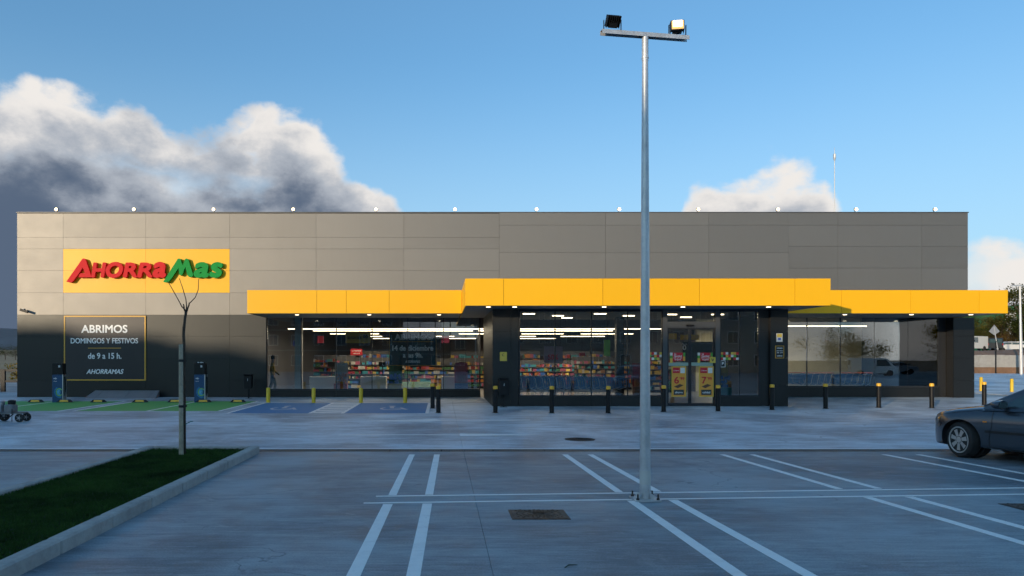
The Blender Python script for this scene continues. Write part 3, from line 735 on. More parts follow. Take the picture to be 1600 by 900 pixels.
for x0,side,price,dish in ((1048,'left','6','ahorro'),(1091,'right','7','calidad')):
    e,_ = notice('price_poster',x0+2,x0+23,573,619,YD,M_PORG,'tall orange price poster with big %s on the %s door leaf'%(price,side),'poster',0.008,M_PYEL,
        [(price,x0+9,594,7.5,11,M_PRED,0.03),("'99",x0+17.5,591.5,7,5,M_PRED,0.03)])
    def pr(xa,xb,ya,yb,m_,d=0.011): MB().box(xat(x0+xa,YD),xat(x0+xb,YD),YD-d,YD-0.0085,zat(yb,YD),zat(ya,YD)).build('print', m_, e)
    pr(3,14,574.5,583,M_PRED); pr(15,22,574.5,583,M_PWHT); pr(4.5,20.5,609,617,mat('slate print',(0.03,0.04,0.045),0.5))
    MB().prism([(xat(x0+5,YD),zat(604,YD)),(xat(x0+14,YD),zat(600,YD)),(xat(x0+20,YD),zat(602,YD)),(xat(x0+11,YD),zat(606.5,YD))],YD-0.011,YD-0.0085).build('print', mat('brown print',(0.12,0.05,0.03),0.5), e)
    lettering('lettering',dish,M_INK,e,xat(x0+12.5,YD),zat(613,YD),YD-0.0112,12*YD/FPX,None,bold=0.02,depth=0.002)
    lettering('lettering','La Navidad',M_INK,e,xat(x0+8.5,YD),zat(579,YD),YD-0.0112,9*YD/FPX,None,bold=0.02,depth=0.002)
    e,_ = notice('christmas_banner',x0+3,x0+19,551,564,YD,M_PRED,'red banner reading La Navidad on the %s door leaf'%side,'poster',0.008,None,
        [('La',x0+7,553,3,None,M_INK,0.03),('Navidad',x0+11,556.3,12,None,M_INK,0.03),('sabe a lo que',x0+11,559.3,13,None,M_INK,0.02),('te gusta',x0+11,562.2,10,None,M_INK,0.02)])
    def pr2(xa,xb,ya,yb,m_): MB().box(xat(x0+xa,YD),xat(x0+xb,YD),YD-0.009,YD-0.001,zat(yb,YD),zat(ya,YD)).build('print', m_, e)
    pr2(-1,2.8,551,555.5,M_PWHT); pr2(-1,2.8,555.7,559.5,M_PGRN); pr2(-1,2.8,559.7,567,M_PYEL); pr2(19.2,22.5,551,557,M_PGRN); pr2(19.2,22.5,557.2,564,M_PORG)
e,_ = notice('yellow_tick_sticker',1109,1118,558,567,CY+0.0,M_PYEL,'small yellow square sticker with black tick beside the right door leaf','sticker',0.006,None,[('V',1113.5,562.5,4.5,4.5,M_PBLK,0.04)])
e,_ = notice('black_sticker',1126.5,1132.5,564,573,CY+0.078,M_PBLK,'small black sticker on the glass just right of the doors','sticker',0.004,M_PWHT,[('P',1129.5,568,3,4,M_INK,0.03)])
# christmas print on the panes either side of the doors
for px0,n_,lab in ((1015,5,'colourful festive strip on the glass left of the doors'),(1127,7,'colourful festive strip on the glass right of the doors')):
    e = empty('festive_strip',(xat(px0+12,CY),CY+0.078,zat(562,CY)),lab,'sticker')
    pal = [M_PORG,M_PGRN,M_PRED,M_PYEL,M_PWHT]
    for i in range(n_):
        for j in range(3):
            if (i*3+j) % 5 == 4: continue
            xa = px0+i*4.1; MB().box(xat(xa,CY),xat(xa+3.9,CY),CY+0.072,CY+0.078,zat(554+j*4.2,CY),zat(550.2+j*4.2,CY)).build('print', pal[(i*2+j)%5], e)
# poster behind the left window, hung from the ceiling
YP = GY+0.22
e,_ = notice('opening_day_poster',609,681,518,570.5,YP,M_TEAL,'dark poster announcing 14 de diciembre hanging behind the left window','poster',0.01,M_GOLD,
   [('ABRIMOS',645,526.6,57,9.5,M_INK,0.05),('14 de diciembre',645,543.8,64,9,M_INK,0.045),('a las 9h.',645,555,31,8,M_INK,0.045),('AHORRAMAS',645,565,23,4,M_INK,0.03)])
MB().box(xat(614,YP),xat(677,YP),YP-0.0115,YP-0.0101,zat(534.3,YP),zat(533.6,YP)).build('gold_rule', M_GOLD, e)
MB().box(xat(620,YP)-.004,xat(620,YP)+.004,YP-0.008,YP-0.003,zat(517.6,YP),5.59).box(xat(670,YP)-.004,xat(670,YP)+.004,YP-0.008,YP-0.003,zat(517.6,YP),5.59).build('hanging_wire', M_BLACK, e)

# ------------------------------------------------------------------ things inside the shop
def hang_sign(name,x0,x1,y0,y1,Y,face,label,lines=(),cat='sign'):
    e,(ax,bx,a0,a1) = notice(name,x0,x1,y0,y1,Y,face,label,cat,0.03,None,lines)
    t = 5.59 if Y > WY else 3.49
    MB().box(ax+0.1,ax+0.11,Y-0.02,Y-0.01,a1+0.001,t).box(bx-0.11,bx-0.1,Y-0.02,Y-0.01,a1+0.001,t).build('hanging_wire', M_BLACK, e)
    return e
hang_sign('checkout_sign',540,579,519.5,536,33.4,M_PYEL,'yellow hanging self checkout sign behind the left window',[('autocaja',554,528,22,7,M_PBLK,0.01),('oo',571,526,7,5,M_PBLK,0.02)])
hang_sign('red_promotion_sign',548,566,545,555,36.0,M_PRED,'red promotion sign above the shelves behind the left window',[('La Navidad',557,548,14,None,M_INK,0.03),('sabe a ti',557,552,10,None,M_INK,0.03)])
hang_sign('red_aisle_sign',496,506,525,536,39.0,M_PRED,'red aisle sign deep inside behind the left window')
hang_sign('blue_round_sign',458,468,532,541,36.5,mat('blue sign',(0.03,0.06,0.30),0.5),'blue hanging sign at the left end of the left window')
hang_sign('pink_aisle_sign',690,702,525,536,40.0,mat('pink sign',(0.5,0.04,0.15),0.5),'pink aisle sign seen right of the dark poster')
hang_sign('green_banner',943.5,953,531,556,28.5,mat('bright green banner',(0.16,0.50,0.03),0.5),'bright green vertical banner behind the centre window')
hang_sign('red_offer_sign',905,914,551,556,33,M_PRED,'small red offer sign behind the centre window')
hang_sign('violet_offer_board',850,879,541,567,33.5,mat('lilac board',(0.30,0.28,0.50),0.5),'lilac and pink offer board behind the centre window',[('50%',864,558,16,9,mat('pink print',(0.6,0.05,0.12),0.5),0.05)])
hang_sign('plant_directory',1066,1115,534,566,CY+2.4,M_PBLK,'black store directory board with a big zero behind the doors',[('0',1069,543,6,8,M_INK,0.04),('Planta',1069,537.5,8,2,M_INK,0.03)])
hang_sign('amber_sign',1045,1057,521,530,CY+3.2,M_PYEL,'amber ceiling sign behind the left door leaf')
hang_sign('long_amber_sign',1063,1092,523,531,CY+3.6,M_PYEL,'long amber ceiling sign behind the right door leaf')
prods = [mat('pack '+k, c, 0.45) for k,c in (('red',(0.30,0.02,0.02)),('orange',(0.45,0.15,0.02)),('yellow',(0.45,0.32,0.06)),('white',(0.42,0.41,0.38)),('blue',(0.04,0.12,0.4)),('green',(0.04,0.15,0.05)),('brown',(0.22,0.10,0.04)),('pink',(0.35,0.08,0.14)),('teal',(0.04,0.25,0.3)))]
M_SHELF = mat('shelf steel',(0.10,0.10,0.105),0.45,0.3)
def gondola(x,y,L,label,seed,rz=0.0,hh=1.9,group=None,wide=0.5):
    rr = random.Random(seed)
    e = empty('shelf_unit',(x,y,FL),label,'shelves',group,rz,local=True)
    MB().box(-L/2,L/2,-0.02,0.02,0.12,hh).build('back_panel', M_SHELF, e)
    MB().box(-L/2,L/2,-wide,wide,0,0.12).build('base', M_BLACK, e)
    n = 6; pv = [MB() for _ in prods]
    for s_ in (-1,1):
        for k in range(n):
            z = 0.12 + k*(hh-0.25)/n
            if k: MB().box(-L/2,L/2,min(s_*0.021,s_*wide*0.9),max(s_*0.021,s_*wide*0.9),z-0.03,z).build('shelf', M_SHELF, e)
            xx = -L/2+0.02; run = 0
            while xx < L/2-0.1:
                if run <= 0: w = rr.uniform(0.05,0.13); h = rr.uniform(0.10,(hh-0.25)/n-0.05); c = rr.randrange(len(prods)); run = rr.randint(1,3)
                run -= 1
                if rr.random() < 0.86: pv[c].box(xx,xx+w*0.93,min(s_*0.1,s_*wide*0.86),max(s_*0.1,s_*wide*0.86)-rr.uniform(0,0.03),z+0.002,z+h)
                xx += w
    allm = MB(); mi = []
    for i,p in enumerate(pv): mi += [i]*len(p.f); allm.add(p.v,p.f)
    me = allm.mesh('products'); 
    for p in prods: me.materials.append(p)
    me.polygons.foreach_set('material_index', mi)
    o = bpy.data.objects.new('products', me); COL.objects.link(o); o.parent = e; o['kind'] = 'stuff'
    return e
k = 0
for (x,y,L,lab,rz,hh) in ((-4.0,38.5,3.2,'stocked shelves under the red promotion sign',0,1.75),(-0.6,40.0,3.0,'stocked shelves partly hidden by the dark hanging poster',0,1.7),(-6.2,41.5,2.4,'stocked shelves at the left end of the shop',0,1.9),
    (2.6,41.0,3.4,'stocked shelves seen at the right end of the left window',0,1.7),(5.6,38.2,3.0,'stocked shelves behind the lilac offer board',0,1.6),(8.8,39.5,3.2,'stocked shelves right of the green banner',0,1.8),(11.2,36.0,2.0,'stocked shelves behind the entrance doors',0,1.8),
    (-2.8,47,5.0,'far stocked shelves against the left part of the back wall',0,2.2),(3.6,48,6.0,'far stocked shelves against the middle of the back wall',0,2.2),(9.6,48,4.5,'far stocked shelves against the right of the back wall',0,2.2)):
    gondola(x,y,L,lab,20+k,rz,hh); k += 1
# wine rack on the cream wall behind the right window
gr = empty('wine_rack',(16.2,38.3,1.55),'low row of bottles on a rack along the cream wall behind the right window','rack')
MB().box(13.2,18.4,38.05,38.35,1.52,1.56).box(13.2,18.4,38.05,38.35,2.25,2.29).build('rack_shelf', M_SHELF, gr)
bt = MB()
for i in range(46):
    x = 13.3+i*0.108; h = random.uniform(0.27,0.33)
    bt.lathe([(0.036,1.562),(0.036,1.562+h*0.6),(0.014,1.562+h*0.8),(0.014,1.562+h)],(x,38.18,0),6)
o = bt.build('bottles', mat('bottle glass',(0.20,0.14,0.04),0.2), gr); o['kind'] = 'stuff'
MB().box(13.2,18.4,37.6,38.2,FL,1.05).build('counter', mat('pale counter',(0.55,0.55,0.40),0.6), gr)
# checkouts
for i,(x,lab) in enumerate(((-5.6,'white checkout counter left behind the left window'),(-3.2,'white checkout counter under the yellow hanging sign'),(0.6,'white checkout counter right of the dark poster'))):
    e = empty('checkout_counter',(x,33.8,FL),lab,'counter','checkouts',0,local=True)
    MB().chbox(-0.6,0.6,-0.35,0.35,0,0.85,0.02).build('counter_body', mat('white laminate',(0.55,0.55,0.54),0.4), e)
    MB().box(-0.5,0.3,-0.3,0.1,0.852,0.88).build('belt', M_BLACK, e)
    MB().cbox((0.4,0.1,1.1),(0.04,0.04,0.5)).build('pole', M_BLACK, e); MB().cbox((0.38,0.05,1.42),(0.34,0.05,0.24),Matrix.Rotation(0.2,3,'X')).build('screen', M_BLACK, e)
e = empty('cool_crate_display',(-1.4,33.2,FL),'low produce display with white trim behind the left window','display',None,0,local=True)
MB().box(-0.9,0.9,-0.3,0.3,0,0.35).build('base', mat('white laminate',(0.6,0.6,0.58),0.4), e)
MB().add([(-0.9,-0.3,0.352),(0.9,-0.3,0.352),(0.9,0.3,0.60),(-0.9,0.3,0.60),(-0.9,0.3,0.352),(0.9,0.3,0.352)],[(0,1,2,3),(3,2,5,4),(0,3,4),(1,5,2)]).build('tray', mat('green tray',(0.02,0.14,0.07),0.6), e)
# pillars inside
for x,y,lab in ((-6.6,33.0,'pale square column inside at the left end of the left window'),(7.35,29.5,'dark square column behind the centre window')):
    MB().chbox(x-0.16,x+0.16,y-0.16,y+0.16,FL,3.49 if y<WY else 5.58,0.01).build('inner_column', mat('pale column',(0.45,0.47,0.45),0.6) if y>WY else M_DARK, None, (x,y,FL))
    o = bpy.data.objects[-1] if False else COL.objects[-1]; tag(o,lab,'column')
# linear lamps
def lamp(x0,x1,y,z,ztop,label):
    e = empty('linear_lamp',((x0+x1)/2,y,z),label,'lamp','linear ceiling lamps')
    MB().box(x0,x1,y-0.03,y+0.03,z,z+0.03).build('light_bar', M_LAMPW, e)
    MB().box(x0,x1,y-0.04,y+0.04,z+0.041,z+0.09).build('housing', M_BLACK, e)
    al = bpy.data.lights.new('lamp_light','AREA'); al.shape = 'RECTANGLE'; al.size = x1-x0; al.size_y = 0.06; al.energy = 10.0*(x1-x0); al.color = (1.0,0.82,0.58)
    ao = bpy.data.objects.new('lamp_light', al); COL.objects.link(ao); ao.parent = e; ao.location = (0,0,-0.012)
    w = MB()
    for x in (x0+0.3,x1-0.3): w.box(x-0.004,x+0.004,y-0.004,y+0.004,z+0.091,ztop)
    w.build('hanging_wire', M_BLACK, e)
LAMPS = [(-7.4,2.0,34.4,3.22,'front long lamp line behind the left window'),(-6.6,1.6,36.7,3.22,'second long lamp line behind the left window'),(2.2,10.6,34.4,3.22,'front long lamp line behind the centre window'),(1.9,8.8,36.7,3.22,'second long lamp line behind the centre window'),
    (13.3,20.6,34.6,3.36,'front long lamp line behind the right window'),(13.3,17.6,36.6,3.36,'second shorter lamp line behind the right window')]
LAMPS += [(a_,b_,y,3.22,'short lit lamp hanging deep inside the shop') for a_,b_,y in ((-6.4,-3.6,41.0),(-2.6,-0.4,41.0),(1.0,3.6,41.0),(4.6,7.0,41.0),(8.0,11.0,41.0),(-5.6,-3.8,45.5),(-2.4,0.8,45.5),(3.0,6.0,45.5),(7.6,10.4,45.5),(-4.8,-3,50),(0,2.4,50),(5,8,50))]
for (x0,x1,y,z,l_) in LAMPS: lamp(x0,x1,y,z,5.59,l_)
for i,(x,y) in enumerate(((3.3,27.0),(4.6,28.2),(6.0,27.0),(7.4,28.2),(8.8,27.4),(10.6,27.4),(10.0,29.2),(5.2,29.6))):
    o = MB().box(x-0.22,x+0.22,y-0.05,y+0.05,3.47,3.498).build('lobby_downlight', M_LAMPW, None, (x,y,3.47)); tag(o,'small lit strip in the lobby ceiling behind the centre glass','lamp','lobby ceiling strips')

# ------------------------------------------------------------------ shopping trolleys
M_TB = mat('blue basket plastic',(0.05,0.20,0.46),0.4); M_CHR = mat('bright wire',(0.62,0.64,0.66),0.3,0.9)
def trolley():
    e = empty('shopping_trolley',(0,0,0),None,None,None,0,local=True)
    b = MB(); n = 7
    def P(u,v,w):                                      # u along 0 rear..1 front, v -1..1 across, w 0 bottom..1 top
        x = -0.40+u*0.86 + (0.03 if w<0.5 else 0)*1; half = (0.27-0.06*u)*(0.85+0.15*w)
        z0 = 0.50+0.10*u; return (x, v*half, z0+w*(0.98-z0-0.10*u))
    for v in (-1,1):
        for i in range(10): b.bar(P(i/9,v,0),P(i/9,v,1),0.016)
        for w in (0,0.25,0.5,0.75,1): b.bar(P(0,v,w),P(1,v,w),0.012 if w not in (0,1) else 0.022)
    for i in range(5):
        v = -1+i*0.5; b.bar(P(1,v,0),P(1,v,1),0.012); b.bar(P(0,v,0),P(1,v,0),0.012); b.bar(P(0,v,0),P(0,v,1),0.012)
    for w in (0,0.33,0.66,1): b.bar(P(1,-1,w),P(1,1,w),0.014); b.bar(P(0,-1,w),P(0,1,w),0.014)
    for i in range(1,6): b.bar(P(i/6,-1,0),P(i/6,1,0),0.012)
    b.build('basket', M_TB, e)
    f = MB()
    for s_ in (-1,1):
        f.tube([(-0.52,s_*0.25,1.02),(-0.42,s_*0.25,0.90),(-0.36,s_*0.25,0.55),(-0.10,s_*0.24,0.42),(-0.20,s_*0.25,0.16),(-0.32,s_*0.25,0.13)],0.016,6)
        f.tube([(-0.32,s_*0.25,0.14),(0.42,s_*0.17,0.14)],0.018,6)
        f.tube([(-0.10,s_*0.24,0.43),(0.42,s_*0.2,0.60)],0.010,6)
    f.build('chassis', M_CHR, e)
    MB().tube([(-0.53,-0.27,1.03),(-0.53,0.27,1.03)],0.019,8).build('handle', mat('trolley handle',(0.5,0.02,0.02),0.4), e)
    for x,y in ((-0.30,-0.25),(-0.30,0.25),(0.40,-0.17),(0.40,0.17)):
        MB().lathe([(0.02,-0.014),(0.058,-0.014),(0.062,0),(0.058,0.014),(0.02,0.014)],(x,y,0.062),12,'y').build('wheel', M_RUBBER, e)
    return e
tr0 = trolley(); first = True
def put_trolley(x,y,rz,label,group,z=FL):
    global first
    t = tr0 if first else copy_tree(tr0); first = False
    t.location = (x,y,z); t.rotation_euler = (0,0,rz); tag(t,label,'trolley',group)
for i in range(7): put_trolley(12.75+0.5+i*0.27,32.5,R(180),'%s blue trolley from the left in the nested left row behind the right window'%ORD[i],'trolleys in the left row')
for i in range(5): put_trolley(16.0+i*0.28,32.4,R(180),'%s blue trolley from the left in the nested middle row behind the right window'%ORD[i],'trolleys in the middle row')
for i in range(5): put_trolley(17.9+i*0.29,32.6,R(180),'%s blue trolley from the left in the nested right row behind the right window'%ORD[i],'trolleys in the right row')
for i in range(4): put_trolley(15.1+i*0.5,33.7,R(90),'%s blue trolley from the left standing behind the nested rows'%ORD[i],'loose trolleys behind the right window')
for i in range(14): put_trolley(3.2+i*0.27,27.6,R(0),'%s blue trolley from the left in the row behind the centre window'%ORD[i],'trolleys behind the centre window',FL-0.003)
rl = empty('trolley_rail',(4.6,26.9,FL-0.003),'low white guard rail behind the centre window','rail')
MB().tube([(2.75,26.9,0.55),(6.6,26.9,0.55),(6.85,26.9,0.45),(6.9,26.9,FL-0.003)],0.02,8).build('rail_tube', M_CHR, rl)
for x in (2.9,4.6): MB().tube([(x,26.9,FL-0.003),(x,26.9,0.55)],0.018,8).build('rail_post', M_CHR, rl)

for i,(x,y,lab) in enumerate(((-4.6,32.6,'cardboard display of goods by the left window, left one'),(-2.1,32.4,'cardboard display of goods by the left window, middle one'),(0.9,32.8,'cardboard display of goods by the left window, right one'),(8.0,28.6,'cardboard display of goods behind the centre window'),(11.0,28.0,'cardboard display of goods behind the side pane right of the doors'))):
    rr = random.Random(60+i); e = empty('goods_display',(x,y,FL),lab,'display','goods displays',0,local=True)
    MB().box(-0.3,0.3,-0.2,0.2,0,0.55).build('display_base', prods[(i*2)%9], e); MB().box(-0.3,0.3,0.17,0.2,0.552,1.5).build('display_back', prods[(i*2+3)%9], e)
    pm_ = MB()
    for k in range(26): a_ = rr.uniform(-0.27,0.2); b_ = rr.uniform(-0.17,0.05); z_ = 0.553+rr.choice((0,0.0,0.16,0.3)); pm_.box(a_,a_+rr.uniform(0.05,0.1),b_,b_+0.1,z_,z_+rr.uniform(0.08,0.18))
    o = pm_.build('goods', prods[(i*3+1)%9], e); o['kind'] = 'stuff'
# ------------------------------------------------------------------ bollards
def bollard(x,y,label,h=0.86,r=0.072,group='black bollards in front of the store'):
    e = empty('bollard',(x,y,g(y)),label,'bollard',group)
    z = g(y)
    MB().lathe([(r,z-0.01),(r,z+h-0.105)],(x,y,0),18).build('post', M_BLACK, e, smooth=False)
    MB().lathe([(r*1.04,z+h-0.104),(r*1.04,z+h-0.03),(r*0.95,z+h-0.012),(r*0.6,z+h)],(x,y,0),18).build('yellow_cap', M_YBAND, e)
    MB().lathe([(r*1.5,z+0.001),(r*1.5,z+0.008),(r*1.01,z+0.009)],(x,y,0),18).build('base_ring', M_BLACK, e)
    for ch_ in e.children: smooth_by_angle(ch_.data)
    rb_ = random.Random(int(x*100)); e.rotation_euler = (R(rb_.uniform(-0.7,0.7)),R(rb_.uniform(-0.7,0.7)),0)
lab = ['black bollard with yellow cap, back one of the close pair by the blue bays','black bollard with yellow cap, front one of the close pair by the blue bays',
 'black bollard with yellow cap before the dark left entrance pillar','black bollard with yellow cap before the left half of the centre window','black bollard with yellow cap before the right half of the centre window',
 'black bollard with yellow cap right of the lamp mast, left of the doors','black bollard with yellow cap before the right edge of the doors','black bollard with yellow cap before the right entrance pillar',
 'black bollard with yellow cap before the trolleys in the right window','black bollard with yellow cap before the middle of the right window','black bollard with yellow cap before the right corner pillar','black bollard with yellow cap partly behind the parked car']
for (x,y),l in zip(((676,638),(685,645),(774,645),(862,645.5),(950,645.5),(1037,643.5),(1122,642.5),(1206,640.5),(1290,638.5),(1373,637),(1456,637.5),(1538,633)),lab):
    bollard(*gp(x,y),l)
def ypost(x,y,label,h=0.58,r=0.075):
    e = empty('yellow_post',(x,y,g(y)),label,'bollard','yellow posts'); z = g(y)
    MB().lathe([(r,z-0.01),(r,z+h-0.03),(r*0.8,z+h-0.008),(r*0.3,z+h)],(x,y,0),18).build('post', M_YPOST, e)
    MB().lathe([(r*1.35,z+0.001),(r*1.35,z+0.007),(r*1.01,z+0.008)],(x,y,0),18).build('base_ring', M_YPOST, e)
    for ch_ in e.children: smooth_by_angle(ch_.data)
for (x,y),l in zip(((419,629),(490,629.5),(564,629.5),(633,629.5)),('short yellow post, first from the left at the blue bays','short yellow post, second from the left at the blue bays','short yellow post, third from the left at the blue bays','short yellow post, fourth from the left at the blue bays')):
    ypost(*gp(x,y),l)
ypost(*gp(1533,611),'short yellow post beyond the store corner, left one',0.72); ypost(*gp(1581,612),'short yellow post beyond the store corner, right one',0.66)

# ------------------------------------------------------------------ litter bins on posts
def bin_(x,y,label,z=None):
    z = g(y) if z is None else z
    e = empty('litter_bin',(x,y,z),label,'bin','black litter bins',0,local=True)
    MB().chbox(-0.17,0.17,-0.13,0.13,0.42,0.98,0.03).build('bin_body', M_BLACK, e)
    MB().chbox(-0.19,0.19,-0.15,0.15,0.985,1.03,0.015).build('lid', M_BLACK, e)
    MB().tube([(0,0.06,0),(0,0.06,0.42)],0.03,10).build('post', M_BLACK, e); MB().box(-0.12,0.12,-0.05,0.15,0,0.012).build('foot_plate', M_BLACK, e)
    lettering('symbol','J',M_INK,e,0,0.80,-0.1302,None,0.09,(0,0,0),0.03,0.002)
bin_(*gp(388,622.5),'black litter bin on a post beside the left window'); bin_(xat(787,25.2),25.2,'black litter bin in front of the left entrance pillar')
bin_(12.78,28.9,'black litter bin beside the right entrance pillar'); bin_(24.33,33.2,'black litter bin at the right corner pillar')

# ------------------------------------------------------------------ charging points, wheel stops, ramp plates
M_CHB = mat('charger blue',(0.012,0.06,0.16),0.35); M_SIL = mat('silver edge',(0.5,0.52,0.55),0.35,0.8)
def charger(px,label,topsign):
    x,y = gp(px,628.5); e = empty('charging_point',(x,y,g(y)),label,'charger','car charging points',0,local=True)
    MB().chbox(-0.22,0.17,-0.13,0.13,0,1.08,0.01).build('body', M_CHB, e)
    MB().chbox(-0.23,0.19,-0.14,0.14,1.085,1.52,0.015).build('head', M_BLACK, e)
    MB().box(0.175,0.21,-0.132,0.12,0.0,1.08).build('silver_edge', M_SIL, e)
    MB().box(0.03,0.10,-0.145,-0.1405,1.36,1.44).build('screen', mat('charger screen',(0.5,0.5,0.55),0.3), e)
    for r0,r1,a0,a1,c in ((0.105,0.135,0.6,5.6,(0.25,0.55,0.12)),(0.06,0.09,0.9,5.3,(0.10,0.45,0.75)),(0.025,0.045,0,6.2,(0.2,0.6,0.9)),(0.155,0.19,2.0,5.2,(0.02,0.20,0.45))):
        s_ = MB(); n = 20
        for k in range(n):
            b0,b1 = a0+(a1-a0)*k/n, a0+(a1-a0)*(k+1)/n
            pp = [(min(0.165,0.06+q*math.cos(t)),0.40+1.15*q*math.sin(t)) for q,t in ((r0,b0),(r1,b0),(r1,b1),(r0,b1))]
            if len(set(round(p[0],4) for p in pp)) > 1: s_.prism(pp,-0.1345,-0.1302)
        s_.build('swirl', mat('swirl %d'%int(r0*1000),c,0.4), e)
    lettering('lettering','edp',M_INK,e,-0.10,0.93,-0.1302,0.12,None,(0,0,0),0.02,0.003); lettering('lettering','Charge',M_INK,e,-0.10,0.82,-0.1302,0.12,None,(0,0,0),0.01,0.003)
    MB().tube([(0.215,-0.05,1.15),(0.26,-0.06,0.95),(0.27,-0.06,0.5),(0.24,-0.06,0.25),(0.235,-0.05,0.6),(0.225,-0.05,1.0)],0.014,8).build('cable', M_BLACK, e)
    if topsign:
        MB().box(-0.16,0.14,-0.03,0.03,1.521,1.58).build('top_sign', M_BLACK, e); lettering('lettering','00 0000',M_INK,e,-0.01,1.55,-0.0302,0.24,0.04,(0,0,0),0.03,0.003)
charger(93,'blue charging point with black head beside the opening hours board',False); charger(314,'blue charging point with black head behind the bare sapling',True)
for i,px in enumerate((56,101,154,219,274,318,372)):
    x,y = gp(px,628.8); e = empty('wheel_stop',(x,y,g(y)),'black and yellow rubber wheel stop, %s from the left'%ORD[i],'wheel stop','wheel stops in the charging bays',0,local=True)
    MB().add([(-0.30,-0.08,0.006),(0.30,-0.08,0.006),(0.30,0.08,0.006),(-0.30,0.08,0.006),(-0.20,-0.045,0.11),(0.20,-0.045,0.11),(0.20,0.045,0.11),(-0.20,0.045,0.11)],[(3,2,1,0),(4,5,6,7),(0,1,5,4),(1,2,6,5),(2,3,7,6),(3,0,4,7)]).build('block', M_RUBBER, e)
    MB().add([(-0.17,-0.073,0.03),(0.17,-0.073,0.03),(0.15,-0.052,0.10),(-0.15,-0.052,0.10)],[(0,1,2,3)]).build('reflector', M_YBAND, e)
rp = empty('ramp_plates',(xat(190,30.6),30.6,g(30.6)),'low row of sloping grey metal plates along the foot of the wall','ramp')
rp_y0, rp_y1 = 30.15, 30.9
edges = [140,153,197,235,242]
for i in range(4):
    a_,b_ = xat(edges[i],30.4)+0.006, xat(edges[i+1],30.4)-0.006; z = g(30.5); s0 = 0.12 if i==0 else 0; s1 = 0.12 if i==3 else 0
    MB().add([(a_-s0,rp_y0,z+0.01),(b_+s1,rp_y0,z+0.01),(b_,rp_y1,z+0.31),(a_,rp_y1,z+0.31),(a_-s0,rp_y0,z-0.01),(b_+s1,rp_y0,z-0.01),(b_,rp_y1,z-0.0),(a_,rp_y1,z-0.0)],[(0,1,2,3),(7,6,5,4),(0,4,5,1),(1,5,6,2),(2,6,7,3),(3,7,4,0)]).build('plate', mat('ramp plate',(0.30,0.31,0.33),0.45,0.4,0.12,3), rp)

# ------------------------------------------------------------------ covers in the ground
x,y = gp(906,686.5); e = empty('manhole_cover',(x,y,g(y)),'round iron manhole cover beyond the drain','manhole cover',None,0,local=True)
MB().lathe([(0.33,-0.002),(0.33,0.006),(0.30,0.007)],(0,0,0),28).build('rim', M_IRON, e)
mm = MB(); mm.lathe([(0.295,0.0),(0.295,0.009)],(0,0,0),28)
mm.build('lid', M_IRON, e)
for r0 in (0.08,0.16,0.24): MB().lathe([(r0,0.0092),(r0+0.005,0.013),(r0+0.022,0.013),(r0+0.027,0.0092)],(0,0,0),24).build('ring_rib', M_IRON, e)
def grating(x0,x1,y0,y1,label,M_IRON=M_IRON):
    cx,cy = (x0+x1)/2,(y0+y1)/2; e = empty('drain_cover',(cx,cy,0),label,'drain cover','rectangular iron covers',0,local=True); w,d = (x1-x0)/2,(y1-y0)/2
    MB().box(-w,w,-d,d,0.001,0.006).build('frame', M_IRON, e)
    MB().box(-w+0.03,w-0.03,-d+0.03,d-0.03,0.0062,0.012).build('plate', M_IRON, e)
    rib = MB()
    for i in range(9):
        r0 = 0.04+i*0.045
        for k in range(28):
            a_ = 2*math.pi*(k+0.5*(i%2))/28; px_,py_ = r0*math.cos(a_)*1.4,r0*math.sin(a_)*1.1
            if abs(px_) < w-0.05 and abs(py_) < d-0.05: rib.cbox((px_,py_,0.0155),(0.028,0.016,0.007),Matrix.Rotation(a_+math.pi/2,3,'Z'))
    o = rib.build('raised_pattern', M_IRON, e); o['kind'] = 'stuff'
xa,ya = gp(796,812); xb,yb = gp(887,797)
grating(xat(797,8.05),xat(886,8.05),ya,yb,'rusty rectangular iron cover on the concrete left of the lamp mast',M_RUST)
xa2,ya2 = gp(1560,799); grating(6.75,7.45,8.02,8.66,'dark rectangular iron cover at the right edge of the yard')
x,y = gp(893,886); tw = MB().tube([(x-0.06,y-0.03,0.006),(x-0.02,y+0.02,0.012),(x+0.04,y+0.04,0.008),(x+0.06,y+0.042,0.006)],[0.004,0.006,0.004,0.002],6).build('twig', mat('twig green',(0.03,0.05,0.03),0.8), None, (x,y,0)); tag(tw,'small dark twig lying on the near concrete','twig')

